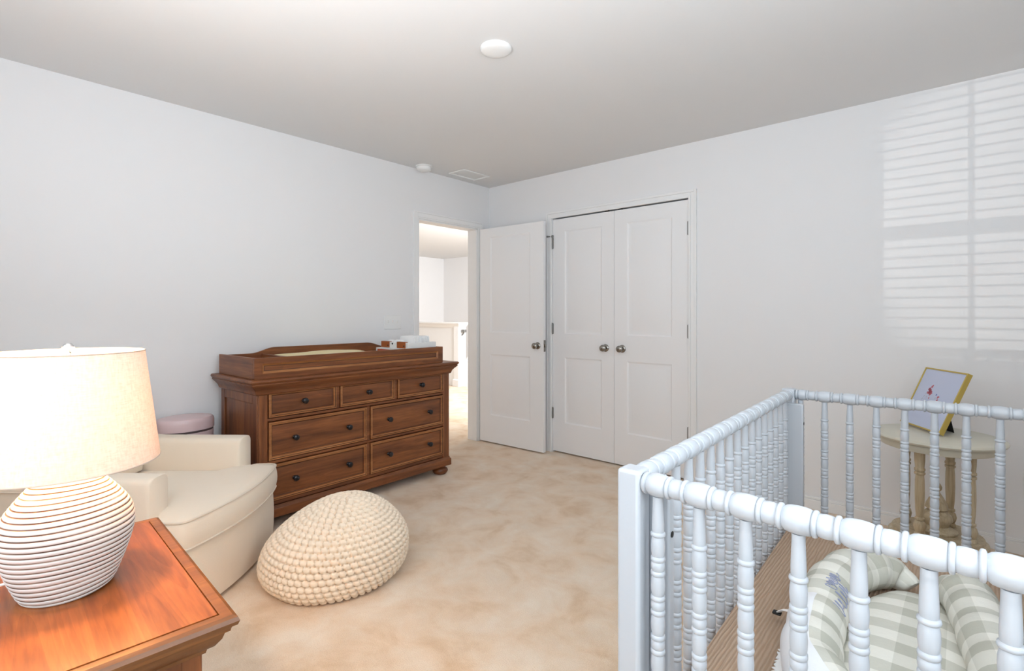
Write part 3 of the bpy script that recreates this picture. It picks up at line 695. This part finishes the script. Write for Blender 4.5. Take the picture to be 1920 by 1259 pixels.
for sx in (-1, 1):
    bm = bmesh.new(); xa, xb = sorted((sx*(bx-0.0075), sx*(bx+0.0)))
    for a in ((by-0.034, by-0.001, 0.09, NZ-0.074), (-by+0.001, -by+0.034, 0.09, NZ-0.074), (-by+0.034, by-0.034, NZ-0.105, NZ-0.074), (-by+0.034, by-0.034, 0.09, 0.16)): box(bm, xa, xb, *a)
    for k in range(5):
        y0 = -by+0.036+k*(2*by-0.072)/5; box(bm, min(sx*(bx-0.0075), sx*(bx-0.002)), max(sx*(bx-0.0075), sx*(bx-0.002)), y0+0.0008, y0+(2*by-0.072)/5-0.0008, 0.16, NZ-0.105)
    obj('side_panel', bm, M['night_z'], ns, bevel=0.001)
for z0, z1 in ((0.12, 0.33), (0.345, 0.56)):
    bm = bmesh.new(); framed_front(bm, -bx+0.03, bx-0.03, z0, z1, -0.012, 0.006, [(-bx+0.033, bx-0.033, z0+0.003, z1-0.003)], STEP_D)
    bmesh.ops.rotate(bm, verts=bm.verts, cent=(0, 0, 0), matrix=Matrix.Rotation(PI, 3, 'Z')); bmesh.ops.translate(bm, verts=bm.verts, vec=(0, by-0.013, 0))
    dr = obj('drawer', bm, M['oak_x'], ns)
    bm = knob_bm(0, 0, (z0+z1)/2); bmesh.ops.rotate(bm, verts=bm.verts, cent=(0, 0, 0), matrix=Matrix.Rotation(PI, 3, 'Z')); bmesh.ops.translate(bm, verts=bm.verts, vec=(0, by-0.011, 0)); obj('knob', bm, M['knob'], dr)
bm = bmesh.new(); rect_loft(bm, [(0.06, -bx-0.012, bx+0.012, -by-0.012, by+0.012), (0.105, -bx-0.012, bx+0.012, -by-0.012, by+0.012), (0.118, -bx-0.002, bx+0.002, -by-0.002, by+0.002)]); obj('plinth', bm, M['night_edge'], ns, bevel=0.002)
for sx in (-1, 1):
    for sy in (-1, 1): obj('foot', latheb([(0.026, 0), (0.042, 0.008), (0.048, 0.024), (0.04, 0.044), (0.032, 0.05), (0.04, 0.0595)], 22, (sx*(bx-0.035), sy*(by-0.035), 0)), M['night_edge'], ns)
lp = FWD*1.06+RGT*(-0.917)
tl = thing('table_lamp', 'lit table lamp with linen drum shade on the nightstand', 'lamp', (lp.x, lp.y, NZ+0.0005), 0.3)
bp = cat([(0.072, 0.0, 0), (0.080, 0.012, 0), (0.096, 0.055, 0), (0.109, 0.100, 0), (0.112, 0.130, 0), (0.104, 0.160, 0), (0.086, 0.190, 0), (0.064, 0.218, 0), (0.046, 0.236, 0)], 30)
al = [0.0]
for i in range(1, len(bp)): al.append(al[-1]+(bp[i]-bp[i-1]).length)
bm = bmesh.new(); NRG = 25; prev = None; sg = 120
tot = NRG*8
for j in range(tot+1):
    s = al[-1]*j/tot; k = next(i for i in range(len(al)) if al[i] >= s-1e-9); p = bp[k]
    if k: p = bp[k-1].lerp(bp[k], (s-al[k-1])/(al[k]-al[k-1]))
    ph = (j % 8)/8; d = 0.0036*(abs(math.sin(PI*ph))**0.5)-0.003
    ring = [bm.verts.new(((p.x+d)*math.cos(2*PI*i/sg), (p.x+d)*math.sin(2*PI*i/sg), p.y+0.0022*math.sin(2*PI*i/sg+j*0.01)+0.001*math.sin(4*PI*i/sg+j*0.05))) for i in range(sg)]
    if prev:
        for i in range(sg):
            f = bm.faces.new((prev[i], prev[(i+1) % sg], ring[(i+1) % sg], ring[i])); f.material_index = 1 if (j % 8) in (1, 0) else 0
    else: bm.faces.new(ring[::-1])
    prev = ring
bm.faces.new(prev)
for v in bm.verts:
    if v.co.z < 0.004: v.co.z = max(v.co.z, 0.0)
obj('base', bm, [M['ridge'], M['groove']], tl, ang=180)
obj('neck', latheb([(0.030, 0.236), (0.030, 0.25), (0.012, 0.252), (0.012, 0.275), (0.019, 0.276), (0.019, 0.32), (0.008, 0.322)], 20), M['chrome'], tl)
sh0, sh1 = 0.255, 0.488
bm = bmesh.new(); rs = []
for r, z in ((0.157, sh0), (0.1575, sh0+0.003), (0.130, sh1-0.003), (0.1295, sh1), (0.128, sh1), (0.128, sh1-0.004), (0.1555, sh0+0.003), (0.1555, sh0), (0.157, sh0)):
    rs.append([(r*math.cos(2*PI*i/96), r*math.sin(2*PI*i/96), z) for i in range(96)])
rings(bm, rs, False, False); bmesh.ops.remove_doubles(bm, verts=bm.verts, dist=1e-6); shd = obj('lamp_shade', bm, M['linen'], tl, ang=40)
M['tape'] = paint('shade_tape', srgb(190, 172, 156), 0.9, 300, 0, 0.05)
for r, z in ((0.1302, sh1-0.001), (0.1575, sh0+0.001)):
    bm = bmesh.new(); tube(bm, [(r*math.cos(2*PI*i/96), r*math.sin(2*PI*i/96), z) for i in range(96)], 0.0013, 6, closed=True); obj('rim_tape', bm, M['tape'], shd)
bm = bmesh.new()
for a in (0.6, 0.6+2*PI/3, 0.6+4*PI/3): tube(bm, [(0.0, 0, sh1-0.012), (0.1*math.cos(a), 0.1*math.sin(a), sh1-0.010), (0.128*math.cos(a), 0.128*math.sin(a), sh1-0.003)], 0.0016, 6)
for sx in (-1, 1): tube(bm, cat([(sx*0.015, 0, 0.285), (sx*0.045, 0, 0.33), (sx*0.05, 0, 0.40), (sx*0.025, 0, sh1-0.025), (0, 0, sh1-0.014)], 6), 0.0016, 6)
obj('harp', bm, M['leather'], tl)
bm = bmesh.new(); lathe(bm, [(0.004, sh1-0.012), (0.006, sh1-0.004), (0.004, sh1), (0.010, sh1+0.004), (0.0105, sh1+0.010), (0.006, sh1+0.016), (0, sh1+0.018)], 16); obj('finial', bm, M['chrome'], tl)
bm = bmesh.new(); lathe(bm, [(0.012, 0.322), (0.013, 0.335), (0.024, 0.36), (0.029, 0.38), (0.024, 0.40), (0.01, 0.411), (0, 0.413)], 20); obj('bulb', bm, M['bulb'], tl)
bm = bmesh.new(); cr = Matrix.Rotation(-0.3, 3, 'Z'); cp = [FWD*0.0-RGT*0.075, FWD*-0.01-RGT*0.10, FWD*-0.03-RGT*0.18, FWD*-0.02-RGT*0.26, FWD*0.0-RGT*0.34]
tube(bm, cat([cr @ (p+Vector((0, 0, 0.018 if i < 2 else 0.0035))) for i, p in enumerate(cp)], 8), 0.003, 8); obj('cord', bm, M['white_plastic'], tl)

# ------------------------------------------------------------------ crib
NL_, FL_, FR_, NR_ = Vector((-0.480, 0.905)), Vector((-0.525, 2.294)), Vector((0.262, 2.300)), Vector((0.2875, 0.876))
cc = (NL_+FL_+FR_+NR_)/4; RZ = 0.905; PER = 0.0785
cb = thing('crib', 'pale grey-white crib with turned spindles and beaded rails', 'crib', (cc.x, cc.y, 0))
L2 = {k: v-cc for k, v in (('nl', NL_), ('fl', FL_), ('fr', FR_), ('nr', NR_))}
for k in L2:
    p = L2[k]; h = 0.0235
    obj('post', boxb(p.x-h, p.x+h, p.y-h, p.y+h, 0, 0.928), M['crib'], cb, bevel=0.007, seg=3)
RAIL = [(0.0178, 0.0), (0.0196, 0.03), (0.0210, 0.10), (0.0217, 0.20), (0.0219, 0.27), (0.0214, 0.37), (0.0204, 0.44), (0.0190, 0.485), (0.0172, 0.497), (0.0186, 0.503), (0.0204, 0.515), (0.0210, 0.545), (0.0204, 0.575), (0.0186, 0.588), (0.0160, 0.596), (0.0172, 0.615), (0.0180, 0.68), (0.0182, 0.73), (0.0178, 0.80), (0.0170, 0.855), (0.0160, 0.872), (0.0186, 0.880), (0.0204, 0.893), (0.0210, 0.923), (0.0204, 0.953), (0.0186, 0.966), (0.0165, 0.975)]
def turned_rail(a, b, z, n_off):
    """beaded rail from post to post with one barrel every PER; returns barrel centres"""
    d = (b-a); L = d.length; d.normalize(); s0 = 0.0245; s1 = L-0.0245; prof = [(0.0175, s0), (0.0205, s0+0.003), (0.0205, s0+0.008), (0.0165, s0+0.010)]; cs = []
    n = round((s1-s0-0.012)/PER); st = s0+0.012+n_off; per = (s1-s0-0.012-n_off)/n
    for i in range(n):
        for r, q in RAIL:
            z_ = st+(i+q)*per
            if s0+0.011 < z_ < s1-0.001: prof.append((r, z_))
        cs.append(a+d*(st+(i+0.245)*per))
    prof.append((0.017, s1))
    bm = bmesh.new(); lathe(bm, prof, 28, (a.x, a.y, z), (d.x, d.y, 0)); return bm, cs
def spindle_bm(L):
    prof = [(0.0125, 0.0), (0.0120, 0.02)]; z = 0.05; longb = True
    while z < L-0.085:
        prof += [(0.0116, z-0.0065), (0.0110, z-0.005), (0.0129, z-0.0036), (0.0135, z), (0.0129, z+0.0036), (0.0110, z+0.005), (0.0116, z+0.0065)]
        g = 0.046 if longb else 0.027
        prof += [(0.0126, z+g*0.3), (0.0130, z+g*0.5), (0.0126, z+g*0.7)]; z += g; longb = not longb
    prof += [(0.0112, z-0.006), (0.0106, z-0.0045), (0.0132, z-0.003), (0.0140, z), (0.0132, z+0.003), (0.0106, z+0.0045), (0.0112, z+0.008), (0.0112, z+0.02), (0.0098, L-0.012), (0.0098, L)]
    return latheb(prof, 18)
SL = RZ-0.021-0.28
spind = None
for a, b in (('nl', 'nr'), ('fl', 'fr'), ('nl', 'fl'), ('nr', 'fr')):
    bm, cs = turned_rail(L2[a], L2[b], RZ, -0.015 if (a, b) == ('fl', 'fr') else (-0.004 if (a, b) == ('nl', 'nr') else 0.0)); obj('top_rail', bm, M['crib'], cb, ang=50)
    A, B = L2[a], L2[b]; d = (B-A).normalized(); nrm = Vector((-d.y, d.x)); bm = bmesh.new(); A2 = A+d*0.024; B2 = B-d*0.024
    rings(bm, [[(p.x+nrm.x*s, p.y+nrm.y*s, z) for p, s in ((A2, -0.011), (B2, -0.011), (B2, 0.011), (A2, 0.011))] for z in (0.225, 0.280)]); obj('bottom_rail', bm, M['crib'], cb, bevel=0.004)
    for i, c in enumerate(cs):
        if spind is None: spind = o = obj('spindle', spindle_bm(SL), M['crib'], cb, ang=50)
        else: o = spind.copy(); C.objects.link(o); o.parent = cb
        o.location = (c.x, c.y, 0.28)
    if a[1] != b[1] or a == 'nl' and b == 'fl' or a == 'nr' and b == 'fr':
        pass
for a, b, s in (('nl', 'fl', 1), ('fl', 'nl', 1), ('nr', 'fr', -1), ('fr', 'nr', -1)):
    d = (L2[b]-L2[a]).normalized(); p = L2[a]+d*0.044; sx = s
    st = obj('stile', boxb(min(p.x-0.010*sx, p.x+0.060*sx), max(p.x-0.010*sx, p.x+0.060*sx), p.y-0.012, p.y+0.012, 0.22, 0.875), M['crib'], cb, bevel=0.004)
    bm = bmesh.new(); lathe(bm, [(0.006, 0), (0.006, 0.001)], 14, (p.x+0.0602*sx, p.y, 0.80), (sx, 0, 0)); obj('bolt_hole', bm, M['black'], st)
bm = bmesh.new(); box(bm, -0.325, 0.335, -0.60, 0.60, 0.285, 0.305); obj('mattress_support', bm, M['crib'], cb)
mt = thing('crib_mattress', 'crib mattress under a ribbed light brown sheet', 'mattress', (cc.x, cc.y, 0.3055))
mo = resample(round_poly([(x-cc.x, y-cc.y) for x, y in ((-0.449, 0.968), (0.254, 0.965), (0.232, 2.232), (-0.490, 2.230))], 0.06, 5), 0.05)
bm = bmesh.new(); puffy(bm, mo, 0.0, 0.125, 0.008, 0.012, 6, 10, 0.0); obj('fitted_sheet', bm, M['sheet'], mt, ang=60)

# ------------------------------------------------------------------ baby lounger on the mattress
MZ = 0.4445
bl = thing('baby_lounger', 'grey and white gingham baby lounger lying on the crib mattress', 'baby lounger', (-0.125, 1.45, MZ))
def LP(*p): return [(x+0.125, y-1.45, z) for x, y, z in p]
cl = cat(LP((-0.105, 1.800, 0.036), (-0.145, 1.815, 0.045), (-0.20, 1.775, 0.052), (-0.245, 1.68, 0.056), (-0.262, 1.55, 0.058), (-0.258, 1.42, 0.058), (-0.25, 1.30, 0.058), (-0.225, 1.18, 0.058), (-0.15, 1.09, 0.058), (-0.05, 1.07, 0.058), (0.04, 1.10, 0.058), (0.085, 1.20, 0.058), (0.075, 1.34, 0.058), (0.055, 1.48, 0.058), (0.035, 1.62, 0.055), (0.01, 1.74, 0.050), (-0.025, 1.790, 0.042), (-0.060, 1.785, 0.034)), 8)
n = len(cl); rad = [0.058*min(1, 0.42+0.58*min(i, n-1-i)/16)*(1+0.03*math.sin(i*0.9)) for i in range(n)]
for i in range(n): cl[i].z = max(rad[i]*0.98, 0.02)
bm = bmesh.new(); tube(bm, cl, rad, 28, True); bump_t = obj('bumper_tube', bm, M['gingham_tube'], bl, ang=70)
bm = bmesh.new(); tube(bm, [p+Vector((0, 0, 0)) + (Vector((-1, 0, 0)) if p.x < 0.1 else Vector((1, 0, 0)))*0 + Vector(((p.x-0.03)*0.24, (p.y+0.02)*0.10, -0.026)) for p in cl[14:-14]], 0.004, 8); obj('piping', bm, M['blue_fabric'], bump_t)
pad = resample(round_poly([(p[0], p[1]) for p in LP((-0.20, 1.16, 0), (0.03, 1.13, 0), (0.035, 1.40, 0), (0.00, 1.66, 0), (-0.06, 1.755, 0), (-0.13, 1.75, 0), (-0.19, 1.64, 0), (-0.21, 1.40, 0))], 0.05, 3), 0.03)
bm = bmesh.new(); puffy(bm, pad, 0.003, 0.030, 0.004, 0.018, 4, 8, 0.0); uv = bm.loops.layers.uv.verify()
for f in bm.faces:
    for l in f.loops: l[uv].uv = (l.vert.co.y+0.02, l.vert.co.x+0.02)
obj('pad', bm, M['gingham_pad'], bl, ang=70)
# embroidery: two lines of loopy thread on the left tube
bm = bmesh.new()
for row, (y0, amp, L) in enumerate(((1.50, 0.010, 0.09), (1.455, 0.014, 0.12))):
    pts = []
    for i in range(110):
        u = i/109; a = u*44; th_ = math.radians(72 - 30*row) ; y = y0 + L*(u-0.5) + 0.006*math.cos(a); th_ += (amp*math.sin(a)*(1+0.4*math.sin(u*17)))/0.058
        k = min(range(n), key=lambda q: abs(cl[q].y+1.45-y)+(0 if cl[q].x < 0.0 else 9)); c = cl[k]; r = rad[k]+0.0012
        pts.append((c.x+r*math.cos(th_), y-1.45, c.z+r*math.sin(th_)))
    tube(bm, pts, 0.0011, 5)
obj('embroidery', bm, M['blue_thread'], bump_t)
bm = bmesh.new(); tube(bm, cat(LP((-0.310, 1.40, 0.05), (-0.335, 1.415, 0.04), (-0.352, 1.43, 0.022)), 5), 0.006, 8, flat=0.4); s = obj('strap', bm, M['diaper'], bl)
obj('strap_tip', boxb(-0.365+0.125, -0.345+0.125, -0.028, -0.012, 0.016, 0.022), M['black'], s, bevel=0.002)
bm = bmesh.new(); fr = []
for i in range(40):
    u = i/39; y = 1.18+0.24*u; fr.append((-0.318-0.012*abs(math.sin(i*1.3))+0.02*(1-u)+0.125, y-1.45))
rings(bm, [[(x, y, 0.004+0.006*abs(math.sin(i*1.7))) for i, (x, y) in enumerate(fr)]+[(x+0.05, y, 0.030) for x, y in fr[::-1]], [(x, y, 0.006+0.006*abs(math.sin(i*1.7))) for i, (x, y) in enumerate(fr)]+[(x+0.05, y, 0.033) for x, y in fr[::-1]]]); obj('ruffle', bm, M['diaper'], bl, ang=60)

# ------------------------------------------------------------------ side table and picture
tc_ = Vector((-0.090, 3.135)); TT = 0.66
sd = thing('side_table', 'small round cream side table behind the crib', 'side table', (tc_.x, tc_.y, 0))
obj('tabletop', latheb([(0.225, TT-0.022), (0.245, TT-0.018), (0.250, TT-0.010), (0.247, TT-0.004), (0.238, TT), (0.0, TT)], 72), M['table_top'], sd, ang=40)
obj('apron', latheb([(0.208, TT-0.058), (0.216, TT-0.055), (0.222, TT-0.040), (0.226, TT-0.030), (0.226, TT-0.0225)], 64), M['table_top'], sd, ang=40)
mv = (FWD*-0.83+RGT).normalized(); nv = (FWD+RGT*0.83).normalized()
colp = [(0.023, 0.205), (0.023, 0.215), (0.017, 0.222), (0.022, 0.235), (0.025, 0.25), (0.021, 0.268), (0.014, 0.276), (0.019, 0.280), (0.019, 0.288), (0.014, 0.292), (0.017, 0.33), (0.019, 0.40), (0.018, 0.46), (0.016, 0.485), (0.021, 0.490), (0.021, 0.497), (0.016, 0.501), (0.021, 0.507), (0.021, 0.515), (0.017, 0.52), (0.020, 0.55), (0.021, TT-0.0585)]
for a, b in ((0.118, -0.055), (-0.118, 0.055), (-0.060, -0.115), (0.050, 0.115)):
    p = mv*a+nv*b; obj('column', latheb(colp, 22, (p.x, p.y, 0)), M['table_leg'], sd, ang=45)
obj('finial', latheb([(0.075, 0.205), (0.078, 0.215), (0.06, 0.225), (0.045, 0.235), (0.052, 0.25), (0.06, 0.265), (0.056, 0.285), (0.04, 0.30), (0.034, 0.305), (0.044, 0.315), (0.040, 0.335), (0.026, 0.365), (0.014, 0.385), (0.010, 0.392), (0.019, 0.402), (0.021, 0.414), (0.014, 0.428), (0.004, 0.438)], 28), M['table_leg'], sd, ang=45)
obj('base', latheb([(0.175, 0.155), (0.185, 0.165), (0.185, 0.182), (0.172, 0.190), (0.170, 0.2045)], 48), M['table_leg'], sd, ang=40)
for a in (0.5, 0.5+PI/2, 0.5+PI, 0.5+1.5*PI):
    bm = bmesh.new(); lathe(bm, [(0.02, 0.0), (0.034, 0.012), (0.038, 0.035), (0.028, 0.06), (0.020, 0.075), (0.026, 0.09), (0.03, 0.12), (0.026, 0.1545)], 20, (0.14*math.cos(a), 0.14*math.sin(a), 0)); obj('foot', bm, M['table_leg'], sd, ang=45)
BL, BR, TR = Vector((-0.243, 3.335, TT+0.001)), Vector((-0.082, 3.085, TT+0.001)), Vector((0.022, 3.153, TT+0.289))
wv = (BR-BL).normalized(); uv_ = (TR-BR); uv_ = (uv_-wv*uv_.dot(wv)).normalized(); yv = uv_.cross(wv)
W_ = 0.300; H_ = 0.308
pf = bpy.data.objects.new('picture_frame', None); C.objects.link(pf)
mm = Matrix((wv, yv, uv_)).transposed().to_4x4(); mm.translation = (BL+BR)/2 + Vector((0, 0, 0.010)); pf.matrix_world = mm
tag(pf, 'gold framed flower print leaning on the side table', 'picture frame')
fw = 0.007; bm = bmesh.new(); dpt = 0.022
for a in ((-W_/2, -W_/2+fw, 0, H_), (W_/2-fw, W_/2, 0, H_), (-W_/2+fw, W_/2-fw, 0, fw), (-W_/2+fw, W_/2-fw, H_-fw, H_)): box(bm, a[0], a[1], 0, dpt, a[2], a[3])
obj('frame', bm, M['gold'], pf, bevel=0.001)
bm = boxb(-W_/2+fw, W_/2-fw, 0.004, 0.008, fw, H_-fw)
def blob(cx, cz, r, mi, sx=1.0, rot=0.0, k=9):
    vs = []
    for i in range(k):
        a = 2*PI*i/k; q = r*(1+0.25*math.sin(3*a+cx*90)); x = q*sx*math.cos(a); z = q*math.sin(a)
        vs.append(bm.verts.new((cx+x*math.cos(rot)-z*math.sin(rot), 0.0034, cz+x*math.sin(rot)+z*math.cos(rot))))
    bm.faces.new(vs).material_index = mi+1
for i in range(9): blob(-0.045+random.uniform(-0.012, 0.014), 0.205+random.uniform(-0.03, 0.012), random.uniform(0.004, 0.008), 0, 1.5, random.uniform(0, 3))
for i in range(5): blob(-0.062-0.006*i, 0.175-0.016*i, 0.007, 1, 0.35, -0.5)
blob(0.012, 0.178, 0.005, 2); blob(0.03, 0.168, 0.006, 0, 1.4, 0.5); blob(0.032, 0.15, 0.006, 0, 1.4, 1.5); blob(0.014, 0.16, 0.006, 1, 0.4); blob(-0.03, 0.155, 0.006, 0, 0.5); blob(-0.05, 0.158, 0.005, 1, 0.5)
obj('print', bm, [M['paper'], M['petal'], M['stem'], M['petal2']], pf, flat=True)
pf_i = mm.inverted(); ez = (pf_i @ (Vector(((BL+BR)/2)) + Vector((0.10, 0.064, 0.0005)))); bm = bmesh.new()
hp = Vector((0.03, dpt+0.001, 0.17)); rings(bm, [[hp+Vector((-0.02, 0, 0)), hp+Vector((0.02, 0, 0)), hp+Vector((0.02, 0.003, 0)), hp+Vector((-0.02, 0.003, 0))], [Vector((ez.x+0.03-0.03, ez.y, ez.z)), Vector((ez.x+0.03+0.03, ez.y, ez.z)), Vector((ez.x+0.06, ez.y+0.003, ez.z)), Vector((ez.x, ez.y+0.003, ez.z))]]); obj('easel_leg', bm, M['black'], pf)
obj('backing', boxb(-W_/2+fw, W_/2-fw, 0.0085, dpt-0.004, fw, H_-fw), M['black'], pf)

# ------------------------------------------------------------------ ceiling and wall fittings
t = thing('ceiling_cover', 'round white cover plate near the middle of the ceiling', 'ceiling fixture', (-1.649, 1.765, CZ-0.0005))
obj('dome', latheb([(0.074, 0.0), (0.074, -0.006), (0.070, -0.014), (0.058, -0.019), (0.03, -0.022), (0, -0.0225)], 48), M['white_plastic'], t, ang=50)
t = thing('smoke_detector', 'small white smoke detector on the ceiling beside the left wall', 'smoke detector', (-3.42, 2.77, CZ-0.0005))
obj('mount', latheb([(0.070, 0.0), (0.070, -0.008), (0.066, -0.010)], 40), M['white_plastic'], t); obj('housing', latheb([(0.060, -0.0105), (0.062, -0.016), (0.058, -0.034), (0.050, -0.040), (0.0, -0.042)], 40), M['white_plastic'], t, ang=50)
t = thing('ceiling_vent', 'white rectangular air vent in the ceiling corner above the doorway', 'vent', (-3.32, 3.205, CZ-0.0005))
bm = bmesh.new()
for a in ((-0.10, 0.10, -0.16, -0.142), (-0.10, 0.10, 0.142, 0.16), (-0.10, -0.084, -0.142, 0.142), (0.084, 0.10, -0.142, 0.142)): box(bm, *a, -0.008, 0.0)
obj('frame', bm, M['white_plastic'], t, bevel=0.002); bm = bmesh.new()
for i in range(11):
    x = -0.076+i*0.0152; rings(bm, [[(x, y, -0.0025), (x+0.004, y, -0.002), (x+0.0150, y, -0.0035), (x+0.012, y, -0.0045)] for y in (-0.142, 0.142)])
box(bm, -0.084, 0.084, -0.142, 0.142, -0.0019, 0.0); obj('louvers', bm, M['white_plastic'], t)
t = thing('light_switch', 'white triple light switch plate on the wall by the doorway', 'light switch', (LX+0.0005, 2.53, 1.162), 0)
obj('plate', boxb(0, 0.006, -0.082, 0.082, -0.058, 0.058), M['white_plastic'], t, bevel=0.003)
for k in (-1, 0, 1): obj('toggle', boxb(0.006, 0.016, k*0.046-0.005, k*0.046+0.005, -0.004, 0.014), M['white_plastic'], t, bevel=0.002)
t = thing('wall_outlet', 'white power outlet low on the wall at the right edge', 'outlet', (0.27, BY-0.0005, 0.37), 0)
obj('plate', boxb(-0.036, 0.036, -0.006, 0, -0.058, 0.058), M['white_plastic'], t, bevel=0.003)
for k in (-1, 1): obj('socket', boxb(-0.016, 0.016, -0.008, -0.006, k*0.026-0.014, k*0.026+0.014), M['white_plastic'], t, bevel=0.002)
